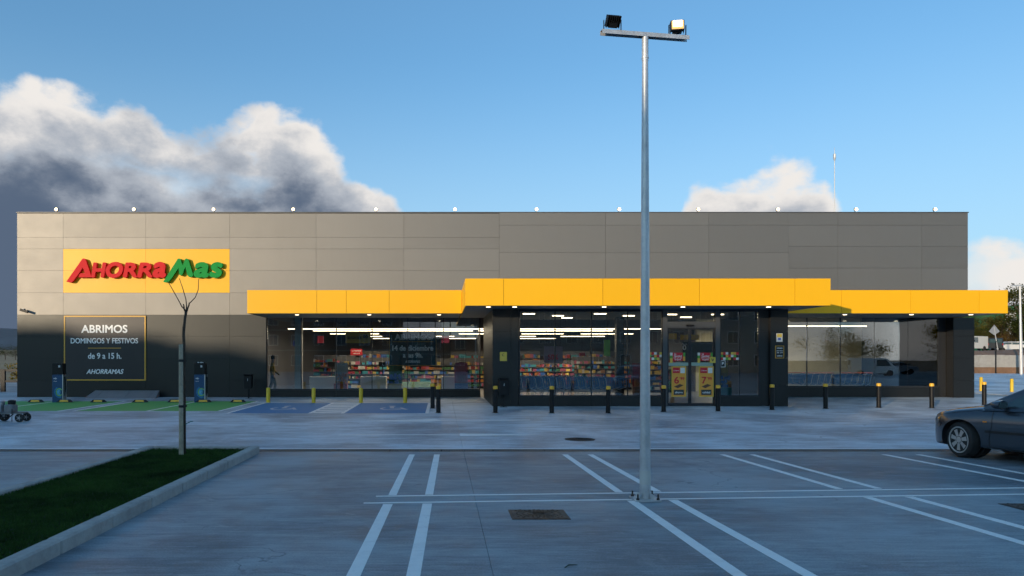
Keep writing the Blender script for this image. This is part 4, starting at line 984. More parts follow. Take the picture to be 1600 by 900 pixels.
# ------------------------------------------------------------------ lamp mast
bx_,by_ = gp(1008,781)
def flood(parent,lx,ly,z,yaw,tilt,lit,name='floodlight'):
    """housing, yoke and lens; local to the parent"""
    R_ = Matrix.Rotation(yaw,3,'Z') @ Matrix.Rotation(tilt,3,'X')
    c = Vector((lx,ly,z+0.12))
    h_ = MB().cbox(c,(0.165,0.045,0.13),R_)
    for k in range(7): h_.cbox(c+R_@Vector((-0.08+k*0.027,0.045,0)),(0.006,0.04,0.14),R_)
    h_.cbox(c+R_@Vector((0,0.05,-0.04)),(0.10,0.04,0.06),R_)
    h_ = h_.build(name, M_BLACK, parent, (0,0,0))
    MB().cbox(c+R_@Vector((0,-0.028,0)),(0.145,0.006,0.11),R_).build('lens', mat('amber reflector',(0.6,0.4,0.15),0.3,0.5,emit=(1.0,0.55,0.18),estr=0.55) if lit else mat('dark lens',(0.05,0.06,0.07),0.1), h_, (0,0,0))
    if lit: MB().cbox(c+R_@Vector((0,-0.033,0.015)),(0.11,0.006,0.075),R_).build('led_panel', M_FLOOD, h_, (0,0,0))
    MB().box(lx-0.11,lx-0.103,ly-0.012,ly+0.012,z,z+0.13).box(lx+0.103,lx+0.11,ly-0.012,ly+0.012,z,z+0.13).box(lx-0.11,lx+0.11,ly-0.012,ly+0.012,z-0.0,z+0.006).build('yoke', M_BLACK, h_, (0,0,0))
    return h_
mast = empty('lamp_mast',(bx_,by_,0),'tall galvanised lamp mast with two floodlights standing among the bays','lamp post',None,0,local=True)
ZT = zat(58,by_)
m_ = MB().lathe([(0.066,0.0),(0.064,0.9),(0.055,2.4),(0.045,4.2),(0.036,ZT-0.18)],(0,0,0),24).build('pole', M_GALV, mast, smooth=True)
smooth_by_angle(m_.data)
MB().lathe([(0.040,ZT-0.30),(0.040,ZT)],(0,0,0),20).build('top_sleeve', M_GALV, mast); MB().lathe([(0.045,ZT-0.27),(0.045,ZT-0.255)],(0,0,0),16).build('clamp_ring', M_GALV, mast)
MB().box(-0.16,0.16,-0.16,0.16,0.003,0.022).build('base_plate', M_GALV, mast)
for sx in (-1,1):
    for sy in (-1,1):
        MB().cyl((sx*0.125,sy*0.125,0.022),0.010,0.07,8).cyl((sx*0.125,sy*0.125,0.023),0.020,0.02,6).build('anchor_bolt', M_IRON, mast)
for k in range(4):
    a_ = k*math.pi/2+math.pi/4; d_ = Vector((math.cos(a_),math.sin(a_),0)); MB().bar(d_*0.06+Vector((0,0,0.06)),d_*0.12+Vector((0,0,0.03)),0.01,0.07).build('gusset', M_GALV, mast)
yw = R(9); Rz = Matrix.Rotation(yw,3,'Z')
cb = MB(); L_ = 0.575
for q in (((-L_,0.0,ZT+0.045),(L_,0.0,ZT+0.045),0.07,0.006),((-L_,-0.035,ZT+0.02),(L_,-0.035,ZT+0.02),0.006,0.05),((-L_,0.035,ZT+0.02),(L_,0.035,ZT+0.02),0.006,0.05)):
    cb.bar(Rz@Vector(q[0]),Rz@Vector(q[1]),q[2],q[3])
cb.build('crossbar', M_GALV, mast)
p = Rz@Vector((-0.43,0,0)); flood(mast,p.x,p.y,ZT+0.05,R(9+180),R(-35),False)
p = Rz@Vector((0.43,0,0)); flood(mast,p.x,p.y,ZT+0.05,R(-8),R(-8),True)
MB().lathe([(0.0675,0.20),(0.0675,0.37)],(0,0,0),24).build('sticker', mat('pale sticker',(0.55,0.55,0.52),0.6), mast)
MB().cbox((0.01,-0.061,0.88),(0.05,0.006,0.42)).build('inspection_hatch', M_GALV, mast)

# ------------------------------------------------------------------ sapling with stake
tx,ty = gp(287,718); TB = 0.085
tree = empty('young_tree',(tx,ty,TB),'bare young tree tied to a wooden stake in the turf strip','tree',None,0,local=True)
sv = FPX/ty
def tp(x,y,d=0.0): return ((x-287)/sv, d, EYE+(PY-y)/sv-TB)
bark = mat('young bark',(0.065,0.045,0.032),0.9,0,0.4,14,0.6,70,stretch='obj')
t = MB().tube([tp(287,718,.03),tp(287.2,640,.03),tp(287.0,580,.03),tp(287,540,.02),tp(286.5,520,.01),tp(288,508),tp(289.5,495),tp(291,486)],[.030,.026,.026,.025,.025,.024,.023,.024],10)
t.build('trunk', bark, tree, (0,0,0), smooth=True)
b = MB()
b.tube([tp(290,488),tp(287.5,482),tp(284,479),tp(281,473),tp(274,455,-.1),tp(267,440,-.16)],[.018,.014,.010,.008,.007,.005],8)
b.tube([tp(291,488),tp(294,480),tp(296,474),tp(302,464,.1),tp(305,452,.15),tp(304.5,434,.2)],[.020,.014,.009,.008,.007,.005],8)
b.tube([tp(291,487),tp(291.5,478),tp(289,468,.05),tp(283,450,.08),tp(277,434,.1)],[.015,.010,.008,.007,.005],8)
b.tube([tp(288,481),tp(286.5,475)],[.012,.010],7); b.tube([tp(295,478),tp(296.5,473,-.02)],[.013,.011],7); b.tube([tp(287,514),tp(285,511)],[.016,.012],7)
b.build('branches', bark, tree, (0,0,0), smooth=True)
wood = mat('stake wood',(0.40,0.35,0.26),0.85,0,0.35,6,0.4,60,stretch='obj')
MB().tube([(-0.025,-0.05,-0.02),tp(284.6,538,-.06)],[.040,.036],12).build('stake', wood, tree, (0,0,0), smooth=False)
for yy in (563.5,634.5):
    z = tp(0,yy)[2]; MB().lathe([(0.048,z-0.022),(0.05,z),(0.048,z+0.022)],(-0.02,-0.05,0),14).build('tie_strap', M_RUBBER, tree, (0,0,0)); MB().box(-0.0,0.035,0.03,0.06,z-0.02,z+0.02).build('tie_strap', M_RUBBER, tree, (0,0,0))
MB().tube([tp(289,664,.02),tp(293,661,-.02),tp(300,658,-.03),tp(303,658.5,-.03)],[.006,.008,.008,.004],6).build('green_tie', mat('green tie',(0.01,0.14,0.12),0.6), tree, (0,0,0))

# ------------------------------------------------------------------ roof floodlights, aerial, wall camera
for i,px in enumerate((85,207,332,457,587,711,839,969,1093,1218,1341,1465)):
    x = xat(px,31.0); e = empty('roof_floodlight',(x,WY+0.1,ROOF+0.02),'lit floodlight on the roof edge, %s from the left'%ORD[i],'floodlight','floodlights along the roof edge',0,local=True)
    MB().bar((0,0,0),(0,-0.12,0.08),0.03,0.012).build('bracket', M_BLACK, e)
    MB().cbox((0,-0.13,0.11),(0.15,0.05,0.11),Matrix.Rotation(R(12),3,'X')).build('housing', M_BLACK, e)
    MB().lathe([(0.068,-0.172),(0.068,-0.160)],(0,0,0.106),16,'y').build('lens', M_FLOOD2, e)
x = xat(1304,33.0); an = empty('roof_aerial',(x,33.0,7.5),'thin tall aerial mast on the right part of the roof','aerial')
zt = zat(240,33.0)
MB().tube([(x,33,7.5),(x,33,zt-0.1),(x,33,zt+0.3)],[0.022,0.016,0.005],8).build('mast', M_GALV, an); MB().lathe([(0.02,zt-0.35),(0.06,zt-0.2),(0.06,zt-0.02),(0.02,zt)],(x,33,0),8).build('aerial_head', M_GALV, an)
x,z = wx(42),wz(487); e = empty('wall_camera',(x,WY-0.02,z),'small dark security camera high on the left end wall','camera')
MB().tube([(x-0.15,WY-0.02,z+0.07),(x-0.13,WY-0.18,z+0.05)],0.02,8).build('bracket', M_BLACK, e); MB().cbox((x+0.02,WY-0.24,z+0.02),(0.34,0.10,0.10),Matrix.Rotation(R(18),3,'Y')).build('housing', M_BLACK, e)
MB().cbox((x-0.15,WY-0.05,z+0.07),(0.12,0.06,0.12)).build('mount', mat('white plastic',(0.6,0.6,0.6),0.5), e)
# ------------------------------------------------------------------ parked car
M_PAINT = bpy.data.materials.new('dark metallic car paint'); M_PAINT.use_nodes = True
_b = M_PAINT.node_tree.nodes['Principled BSDF']
_b.inputs['Base Color'].default_value = (0.050,0.062,0.080,1); _b.inputs['Metallic'].default_value = 0.55; _b.inputs['Roughness'].default_value = 0.32
_b.inputs['Coat Weight'].default_value = 1.0; _b.inputs['Coat Roughness'].default_value = 0.03
M_CGLASS = mat('car glass',(0.035,0.07,0.08),0.03,0.0,spec=0.9); M_TRIM = mat('car black trim',(0.012,0.012,0.013),0.5); M_ALLOY = mat('alloy rim',(0.46,0.45,0.43),0.38,0.3)
def pchip(xs_, ys_, x):
    if x >= xs_[0]: return ys_[0]
    if x <= xs_[-1]: return ys_[-1]
    for i in range(len(xs_)-1):
        if xs_[i] >= x >= xs_[i+1]:
            t = (xs_[i]-x)/(xs_[i]-xs_[i+1])
            def sl(k):
                a,b = max(k-1,0),min(k+1,len(xs_)-1); return (ys_[b]-ys_[a])/(xs_[a]-xs_[b])
            h = xs_[i]-xs_[i+1]; m0,m1 = sl(i)*h, sl(i+1)*h
            return (2*t**3-3*t*t+1)*ys_[i]+(t**3-2*t*t+t)*m0+(-2*t**3+3*t*t)*ys_[i+1]+(t**3-t*t)*m1
def catmull(P, k=4):
    out = []
    for i in range(len(P)-1):
        p0,p1,p2,p3 = P[max(i-1,0)],P[i],P[i+1],P[min(i+2,len(P)-1)]
        for j in range(k):
            t = j/k
            out.append(tuple(0.5*(2*b+(c-a)*t+(2*a-5*b+4*c-d)*t*t+(-a+3*b-3*c+d)*t**3) for a,b,c,d in zip(p0,p1,p2,p3)))
    out.append(P[-1]); return out
def loft(stations, section, k=4):
    m_ = MB(); rows_ = []
    for x in stations:
        half = catmull(section(x), k)
        ring = [(x,y,z) for y,z in half]+[(x,-y,z) for y,z in half[-2:0:-1]]
        rows_.append(ring)
    n = len(rows_[0])
    vv = [p for r_ in rows_ for p in r_]; ff = []
    for i in range(len(rows_)-1):
        for j in range(n): ff.append((i*n+j,i*n+(j+1)%n,(i+1)*n+(j+1)%n,(i+1)*n+j))
    ff += [tuple(range(n)), tuple(range((len(rows_)-1)*n,len(rows_)*n))[::-1]]
    return m_.add(vv,ff)
SX = [0.80,0.77,0.69,0.54,0.30,0.0,-0.40,-0.9,-1.8,-2.6,-3.1,-3.42,-3.58,-3.64]
HW = [0.24,0.38,0.54,0.725,0.862,0.882,0.885,0.885,0.885,0.88,0.86,0.80,0.72,0.60]
ZT_ = [0.60,0.66,0.735,0.80,0.865,0.915,0.965,0.97,0.97,0.98,1.03,1.05,1.02,0.90]
ZB_ = [0.55,0.62,0.69,0.745,0.80,0.845,0.89,0.905,0.92,0.935,0.95,0.95,0.92,0.82]
ZO_ = [0.30,0.22,0.185,0.175,0.18,0.19,0.19,0.19,0.19,0.20,0.22,0.26,0.30,0.36]
def sec(x):
    hw,zt,zb,zo = (pchip(SX,t,x) for t in (HW,ZT_,ZB_,ZO_))
    H = zb-zo
    return [(0,zo),(0.6*hw,zo),(0.90*hw,zo+0.02),(0.965*hw,zo+0.10*H),(0.992*hw,zo+0.38*H),(1.0*hw,zo+0.60*H),(0.985*hw,zo+0.80*H),(0.945*hw,zo+0.93*H),(0.885*hw,zb+0.01),(0.70*hw,zb+(zt-zb)*0.65),(0.35*hw,zb+(zt-zb)*0.95),(0,zt)]
stations = [0.80,0.79,0.775,0.755,0.73]+[0.70-0.09*i for i in range(48)]
stations = [s_ for s_ in stations if s_ > -3.60]+[-3.61,-3.64]
def evald(me, cutters):
    o = bpy.data.objects.new('tmp', me); COL.objects.link(o); cs = []
    for c in cutters:
        co = bpy.data.objects.new('tmpc', c); COL.objects.link(co); cs.append(co)
        md = o.modifiers.new('b','BOOLEAN'); md.operation='DIFFERENCE'; md.object=co; md.solver='EXACT'
    out_ = bpy.data.meshes.new_from_object(o.evaluated_get(bpy.context.evaluated_depsgraph_get()))
    for c in cs: bpy.data.objects.remove(c)
    bpy.data.objects.remove(o); return out_
CARPOS, CARROT = (10.10,13.06,0.0), math.atan2(0.945,-0.327)
car = empty('parked_car',CARPOS,'dark metallic car with silver alloy wheel parked at the right edge','car',None,CARROT,local=True)
bodym = loft(stations,sec).mesh('body')
WB, WR, TRK = 2.58, 0.315, 0.76
cut = []
for ax_ in (0.0,-WB):
    for s_ in (-1,1):
        cut.append(MB().lathe([(0.355,s_*0.52),(0.355,s_*1.1)],(ax_,0,WR+0.015),40,'y').mesh('c'))
bm_ = evald(bodym, cut); smooth_by_angle(bm_, 30); bm_.materials.clear()
body = link('body', bm_, M_PAINT, car)
bvh = BVHTree.FromPolygons([v.co.copy() for v in bodym.vertices],[tuple(p.vertices) for p in bodym.polygons])
for ax_ in (0.0,-WB):
    for s_ in (-1,1):                                       # dark wheel housings and arch lips
        MB().lathe([(0.352,s_*0.53),(0.352,s_*0.70)],(ax_,0,WR+0.015),32,'y').build('wheel_housing', M_TRIM, car)
GX = [-0.36,-0.55,-0.80,-1.05,-1.35,-1.9,-2.5,-2.9,-3.2,-3.38]
GZ = [0.965,1.08,1.225,1.355,1.435,1.462,1.43,1.325,1.17,1.05]
def gsec(x):
    z = pchip(GX,GZ,x); zb = pchip(SX,ZB_,x)+0.0
    hb = pchip(SX,HW,x)*0.90; hr = hb-(z-zb)*0.36; d = max(z-zb,0.02)
    return [(0,zb-0.03),(hb*0.99,zb-0.03),(hb,zb),(hb-(d*0.5)*0.34,zb+d*0.5),(hr+0.02,z-0.16*d),(hr-0.06,z-0.05*d),(hr*0.6,z-0.01*d),(0,z)]
gst = [-0.36-0.06*i for i in range(51)]
gmesh = loft(gst,gsec).mesh('cabin_shell'); smooth_by_angle(gmesh,40)
link('cabin_shell', gmesh, M_PAINT, car)
bvg = BVHTree.FromPolygons([v.co.copy() for v in gmesh.vertices],[tuple(p.vertices) for p in gmesh.polygons])
def patch(name, m_, corners, tree_, side, nu=10, nv=6, off=0.004, parent=car, d=None):
    """quad given by its four (x, z) corners, laid onto the side of the shell"""
    vv = []; a,b,c,e_ = [Vector(p) for p in corners]
    for i in range(nu+1):
        for j in range(nv+1):
            u,v = i/nu,j/nv; p = (a*(1-u)+b*u)*(1-v)+(e_*(1-u)+c*u)*v
            hit = tree_.ray_cast(Vector((p.x,side*2.0,p.y)),Vector((0,-side,0)))
            q = hit[0] if hit[0] is not None else Vector((p.x,side*0.8,p.y)); n_ = hit[1] if hit[0] is not None else Vector((0,side,0))
            if n_.y*side < 0: n_ = -n_
            vv.append(q+n_*off)
    ff = [(i*(nv+1)+j,(i+1)*(nv+1)+j,(i+1)*(nv+1)+j+1,i*(nv+1)+j+1) for i in range(nu) for j in range(nv)]
    k_ = len(vv); vv += [v-Vector((0,side*(off+0.006),0)) for v in vv]
    ff += [tuple(i+k_ for i in f)[::-1] for f in ff]
    rim = [i*(nv+1) for i in range(nu+1)]+[nu*(nv+1)+j for j in range(1,nv+1)]+[i*(nv+1)+nv for i in range(nu-1,-1,-1)]+[j for j in range(nv-1,0,-1)]
    for i in range(len(rim)): q,w = rim[i],rim[(i+1)%len(rim)]; ff.append((q,w,w+k_,q+k_))
    o = MB().add(vv,ff).build(name, m_, parent, (0,0,0), smooth=False); smooth_by_angle(o.data,40); return o
def seam(pl_, tree_, side, w=0.010, name='panel_gap', m_=None, off=0.0015):
    P = []
    for (x0,z0),(x1,z1) in zip(pl_[:-1],pl_[1:]):
        for k in range(6): P.append((x0+(x1-x0)*k/6,z0+(z1-z0)*k/6))
    P.append(pl_[-1]); Q = []
    for x,z in P:
        h = tree_.ray_cast(Vector((x,side*2,z)),Vector((0,-side,0)))
        if h[0] is not None: Q.append(h[0]+Vector((0,side*off,0)))
    if len(Q) > 1: MB().tube(Q,w/2,5).build(name, m_ or M_TRIM, car, (0,0,0))
for s_ in (1,-1):
    f_ = patch('side_window', M_CGLASS, [(-0.66,0.945),(-1.66,0.955),(-1.70,1.385),(-1.24,1.375)], bvg, s_)
    r_ = patch('side_window', M_CGLASS, [(-1.76,0.957),(-2.62,0.985),(-2.48,1.33),(-1.78,1.387)], bvg, s_)
    patch('quarter_window', M_CGLASS, [(-2.68,0.99),(-3.02,1.03),(-2.80,1.24),(-2.56,1.31)], bvg, s_, 6, 4)
    seam([(-0.55,0.90),(-0.55,0.62),(-0.50,0.40),(-0.50,0.24)],bvh,s_); seam([(-0.50,0.24),(-1.2,0.225),(-1.60,0.225)],bvh,s_); seam([(-1.70,0.90),(-1.68,0.60),(-1.62,0.23)],bvh,s_); seam([(-2.66,0.92),(-2.60,0.75),(-2.30,0.50),(-2.22,0.26)],bvh,s_)
    patch('side_moulding', M_TRIM, [(-0.44,0.485),(-1.63,0.49),(-1.63,0.535),(-0.44,0.53)], bvh, s_, 14, 2, 0.012); patch('side_moulding', M_TRIM, [(-1.69,0.49),(-2.18,0.495),(-2.22,0.54),(-1.69,0.535)], bvh, s_, 8, 2, 0.012)
    patch('door_handle', M_PAINT, [(-1.40,0.765),(-1.60,0.768),(-1.60,0.80),(-1.40,0.797)], bvh, s_, 6, 2, 0.035); patch('door_handle', M_PAINT, [(-2.33,0.785),(-2.52,0.79),(-2.52,0.82),(-2.33,0.815)], bvh, s_, 6, 2, 0.035)
    patch('handle_recess', M_TRIM, [(-1.39,0.745),(-1.61,0.748),(-1.61,0.82),(-1.39,0.817)], bvh, s_, 6, 3, 0.002)
    patch('headlight', mat('headlight lens',(0.30,0.31,0.33),0.05,0.3), [(0.45,0.58),(0.71,0.555),(0.66,0.66),(0.40,0.715)], bvh, s_, 8, 5, 0.006); patch('indicator', mat('amber lens',(0.6,0.2,0.02),0.1), [(0.41,0.66),(0.47,0.64),(0.46,0.69),(0.40,0.705)], bvh, s_, 3, 3, 0.009)
    patch('side_repeater', mat('amber lens',(0.6,0.2,0.02),0.1), [(-0.40,0.66),(-0.47,0.66),(-0.47,0.685),(-0.40,0.685)], bvh, s_, 3, 2, 0.006)
    patch('tail_light', mat('tail lens',(0.35,0.01,0.01),0.1), [(-3.30,0.72),(-3.55,0.70),(-3.55,0.93),(-3.32,0.92)], bvh, s_, 6, 5, 0.006)
    seam([(0.50,0.53),(0.40,0.52),(0.36,0.60)],bvh,s_); seam([(0.42,0.735),(0.1,0.80),(-0.3,0.86),(-0.5,0.885)],bvh,s_,0.007)
    patch('sill_strip', M_SIL, [(-0.38,0.195),(-2.22,0.20),(-2.22,0.235),(-0.38,0.23)], bvh, s_, 14, 2, 0.004)
    # door mirror
    mr = MB(); c = Vector((-0.74,s_*0.98,0.985))
    prof_ = [(0.0,0.10),(0.30,0.155),(0.62,0.17),(0.88,0.15),(1.0,0.11)]
    rings=[]
    for t_,r_ in ((-0.12,0.02),(-0.105,0.055),(-0.06,0.085),(0.0,0.095),(0.05,0.095),(0.056,0.085)):
        rings.append([(c.x-t_,c.y+1.30*r_*math.cos(a_)*1.0,c.z+0.80*r_*math.sin(a_)) for a_ in [2*math.pi*k/16 for k in range(16)]])
    vv=[p for r_ in rings for p in r_]; ff=[(i*16+j,i*16+(j+1)%16,(i+1)*16+(j+1)%16,(i+1)*16+j) for i in range(5) for j in range(16)]+[tuple(range(15,-1,-1)),tuple(range(80,96))]
    o = mr.add(vv,ff).build('door_mirror', M_PAINT, car, (0,0,0)); smooth_by_angle(o.data,45)
    MB().lathe([(0.07,0),(0.0701,0.001)],(0,0,0),16,'x') if False else None
    MB().cbox((c.x-0.058,c.y,c.z),(0.006,0.19,0.10)).build('mirror_glass', M_CGLASS, o, (0,0,0)); MB().bar((-0.72,s_*0.80,0.925),(-0.74,s_*0.90,0.955),0.06,0.04).build('mirror_arm', M_TRIM, o, (0,0,0))
# windscreen and rear window laid on the cabin shell
def front_patch(name, xa, xb, wa, wb, dirn):
    vv=[]; nu,nv=12,8
    for i in range(nu+1):
        for j in range(nv+1):
            t=j/nv; x=xa+(xb-xa)*t; w=(wa+(wb-wa)*t); y=-w+2*w*i/nu
            h=bvg.ray_cast(Vector((x,y,2.5)),Vector((0,0,-1))); q=h[0] if h[0] is not None else Vector((x,y,1.0)); n_=h[1] if h[0] is not None else Vector((0,0,1))
            if n_.z<0: n_=-n_
            vv.append(q+n_*0.005)
    ff=[(i*(nv+1)+j,(i+1)*(nv+1)+j,(i+1)*(nv+1)+j+1,i*(nv+1)+j+1) for i in range(nu) for j in range(nv)]
    o=MB().add(vv,ff).build(name, M_CGLASS, car,(0,0,0)); smooth_by_angle(o.data,40)
front_patch('windscreen',-0.45,-1.12,0.66,0.52,1); front_patch('rear_window',-3.26,-2.78,0.60,0.52,-1)
MB().chbox(0.74,0.81,-0.22,0.22,0.36,0.50,0.01).build('grille', M_TRIM, car, (0,0,0))
def wheel(x,y,steer):
    s_ = 1 if y > 0 else -1
    w = empty('wheel',(x,y,WR),None,None,None,0,local=True); w.parent = car; w.rotation_euler = (0,0,steer)
    t_ = MB().lathe([(0.225,-0.095),(0.26,-0.103),(0.295,-0.098),(0.312,-0.075),(0.315,-0.03),(0.315,0.03),(0.312,0.075),(0.295,0.098),(0.26,0.103),(0.225,0.095)],(0,0,0),44,'y').build('tyre', M_RUBBER, w, (0,0,0)); smooth_by_angle(t_.data,30)
    rim_ = MB()
    def ring(r0,r1,y0,y1): rim_.lathe([(r0,y0),(r1,y0)],(0,0,0),36,'y') if False else None
    n=36; vv=[]; prof_=[(0.236,s_*0.104),(0.228,s_*0.108),(0.214,s_*0.100),(0.207,s_*0.06),(0.207,s_*-0.02),(0.236,s_*-0.02)]
    for r0,y0 in prof_:
        for k in range(n): a_=2*math.pi*k/n; vv.append((r0*math.cos(a_),y0,r0*math.sin(a_)))
    m_=len(prof_); rim_.add(vv,[(i*n+j,i*n+(j+1)%n,((i+1)%m_)*n+(j+1)%n,((i+1)%m_)*n+j) for i in range(m_) for j in range(n)])
    for k in range(7):
        a_=2*math.pi*k/7+0.25; R_=Matrix.Rotation(-a_,3,'Y'); vv=[]
        for r0,hw_,yo in ((0.03,0.026,0.094),(0.13,0.033,0.097),(0.217,0.046,0.094)):
            for sg_,yy_ in ((-1,yo),(1,yo),(1,yo-0.035),(-1,yo-0.035)): vv.append(R_@Vector((r0,s_*yy_,sg_*hw_)))
        rim_.add(vv,[(0,1,5,4),(4,5,9,8),(1,2,6,5),(5,6,10,9),(2,3,7,6),(6,7,11,10),(3,0,4,7),(7,4,8,11),(0,3,2,1),(8,9,10,11)])
    o=rim_.build('rim', M_ALLOY, w, (0,0,0)); smooth_by_angle(o.data,35)
    MB().lathe([(0.055,s_*0.05),(0.055,s_*0.098),(0.03,s_*0.104)],(0,0,0),20,'y').build('hub_cap', M_ALLOY, w, (0,0,0)); MB().lathe([(0.150,s_*0.0),(0.150,s_*0.03)],(0,0,0),28,'y').build('brake_disc', M_TRIM, w, (0,0,0))
for x,y,sa in ((0,0.765,R(-18)),(0,-0.765,R(-17)),(-WB,0.765,0),(-WB,-0.765,0)): wheel(x,y,sa)

# ------------------------------------------------------------------ line marking machine at the left edge
lxm,lym = gp(14,659); mk = empty('line_marking_machine',(lxm,lym,g(lym)),'small wheeled line marking machine standing at the left edge','machine',None,0,local=True)
M_MG = mat('machine grey',(0.20,0.21,0.22),0.5,0.4,0.3,6)
for x,y,r_ in ((0.36,-0.12,0.115),(0.36,0.22,0.115),(-0.28,-0.20,0.14),(-0.28,0.25,0.14)):
    o=MB().lathe([(r_*0.55,-0.025),(r_,-0.028),(r_,0.028),(r_*0.55,0.025)],(x,y,r_),20,'y').build('wheel', M_RUBBER, mk, (0,0,0))
    sp_=MB().lathe([(0.03,-0.035),(0.03,0.035)],(x,y,r_),10,'y')
    for k in range(5): a_=2*math.pi*k/5; sp_.bar((x,y-0.03,r_),(x+r_*0.6*math.cos(a_),y-0.03,r_+r_*0.6*math.sin(a_)),0.02,0.012)
    sp_.build('wheel_hub', M_SIL, o, (0,0,0))
MB().bar((-0.6,-0.12,0.24),(0.40,-0.12,0.24),0.04).bar((-0.6,0.22,0.24),(0.40,0.22,0.24),0.04).bar((0.34,-0.12,0.24),(0.34,0.22,0.24),0.04).bar((-0.5,-0.12,0.24),(-0.5,0.22,0.24),0.04).bar((0.36,-0.12,0.115),(0.36,-0.12,0.26),0.03).bar((0.36,0.22,0.115),(0.36,0.22,0.26),0.03).build('chassis', M_MG, mk, (0,0,0))
MB().chbox(-0.10,0.14,-0.10,0.20,0.27,0.48,0.03).build('engine', M_MG, mk, (0,0,0)); MB().lathe([(0.09,0.48),(0.10,0.50),(0.10,0.58),(0.05,0.60)],(0.05,0.05,0),16).build('engine_starter', M_BLACK, mk, (0,0,0))
MB().lathe([(0.15,0.27),(0.16,0.30),(0.16,0.56),(0.13,0.58)],(-0.32,0.05,0),18).build('paint_tank', M_SIL, mk, (0,0,0))
MB().tube([(-0.5,-0.1,0.26),(-0.75,-0.1,0.75),(-0.9,-0.1,0.95)],0.016,8).tube([(-0.5,0.2,0.26),(-0.75,0.2,0.75),(-0.9,0.2,0.95)],0.016,8).tube([(-0.9,-0.18,0.95),(-0.9,0.28,0.95)],0.016,8).build('handlebar', M_BLACK, mk, (0,0,0))
MB().tube([(-0.3,-0.1,0.3),(-0.1,-0.18,0.14),(0.1,-0.2,0.13),(0.22,-0.16,0.22)],0.012,6).build('hose', M_BLACK, mk, (0,0,0)); MB().tube([(0.18,-0.16,0.02),(0.18,-0.16,0.36)],0.012,6).build('spray_rod', M_BLACK, mk, (0,0,0))

# ------------------------------------------------------------------ shopper inside, by the left end of the window
px_,py_ = xat(426,32.2),32.2
def person(x,y,z,rz,label):
    e = empty('person',(x,y,z),label,'person',None,rz,local=True)
    V_=[(0,0,0.95),(0,0,1.15),(0,0,1.36),(0,0.01,1.48),(0,0.02,1.60),(0,0.03,1.72),
        (0.10,0,0.92),(0.12,0.14,0.50),(0.12,0.02,0.08),(0.12,0.15,0.04),(-0.10,0,0.92),(-0.12,-0.06,0.50),(-0.12,-0.26,0.12),(-0.12,-0.14,0.04),
        (0.19,0,1.38),(0.26,-0.08,1.12),(0.25,0.06,0.90),(0.25,0.10,0.82),(-0.19,0,1.38),(-0.26,0.06,1.12),(-0.24,0.24,0.98),(-0.23,0.31,0.95)]
    E_=[(0,1),(1,2),(2,3),(3,4),(4,5),(0,6),(6,7),(7,8),(8,9),(0,10),(10,11),(11,12),(12,13),(2,14),(14,15),(15,16),(16,17),(2,18),(18,19),(19,20),(20,21)]
    Rr=[.16,.15,.17,.065,.085,.07,.10,.07,.05,.04,.10,.07,.05,.04,.075,.055,.045,.035,.075,.055,.045,.035]
    me=bpy.data.meshes.new('body'); me.from_pydata(V_,E_,[]); o=bpy.data.objects.new('t',me); COL.objects.link(o)
    md=o.modifiers.new('s','SKIN'); 
    if not me.skin_vertices: 
        bmx=bmesh.new(); bmx.from_mesh(me); bmx.verts.layers.skin.verify(); bmx.to_mesh(me); bmx.free()
    for i,sv_ in enumerate(me.skin_vertices[0].data): sv_.radius=(Rr[i],Rr[i]*0.75 if i<3 else Rr[i]); sv_.use_root=(i==0)
    md2=o.modifiers.new('u','SUBSURF'); md2.levels=2; md2.render_levels=2
    m2=bpy.data.meshes.new_from_object(o.evaluated_get(bpy.context.evaluated_depsgraph_get())); bpy.data.objects.remove(o)
    m2.materials.clear(); m2.materials.append(mat('olive jacket',(0.30,0.20,0.03),0.8)); m2.materials.append(mat('dark trousers',(0.10,0.09,0.03),0.85)); m2.materials.append(mat('skin',(0.45,0.27,0.19),0.6))
    for p in m2.polygons:
        c=p.center; p.material_index = 2 if c.z>1.50 or (abs(c.x)>0.2 and c.z<0.93) else (1 if c.z<0.93 else 0)
    m2.shade_smooth(); link('body', m2, None, e)
    MB().lathe([(0.02,1.84),(0.06,1.83),(0.092,1.78),(0.098,1.70),(0.09,1.66)],(0,0.012,0),14).build('hair', mat('dark hair',(0.02,0.015,0.012),0.8), e, (0,0,0))
    return e
person(px_,py_,FL,R(-80),'person in a yellow jacket walking inside the left end of the window')

# ------------------------------------------------------------------ beyond the store, right
M_EARTH = mat('reddish bare earth',(0.20,0.115,0.07),0.95,0,0.35,0.5,0.8,3)
bank = MB(); nx=60; vv=[]; ff=[]
xsb=[34+i*2.2 for i in range(nx)]; prof_=[(85.4,0.1),(85.5,2.25),(88,2.75),(92,2.95),(100,2.95),(180,3.2),(420,5.0)]
for i,x in enumerate(xsb):
    for y,z in prof_: vv.append((x,y,z+(random.uniform(-0.16,0.16) if 86<y<95 else 0)))
k_=len(prof_)
for i in range(nx-1):
    for j in range(k_-1): ff.append((i*k_+j,(i+1)*k_+j,(i+1)*k_+j+1,i*k_+j+1))
tag(bank.add(vv,ff).build('earth_bank', M_EARTH), kind='structure')
rw = empty('retaining_wall',(70,85,0.14),'long low concrete retaining wall across the far end of the yard','wall')
for i in range(24):
    x=40+i*3.0; MB().box(x+0.01,x+2.99,85.0,85.35,0.85,2.28+0.02*(i%3)).build('wall_block', mat('grey wall concrete',(0.34,0.33,0.31),0.9,0,0.25,0.5,0.3,10), rw)
    MB().box(x+0.005,x+2.995,84.9,85.34,0.0,0.848).build('earth_footing', M_EARTH, rw)
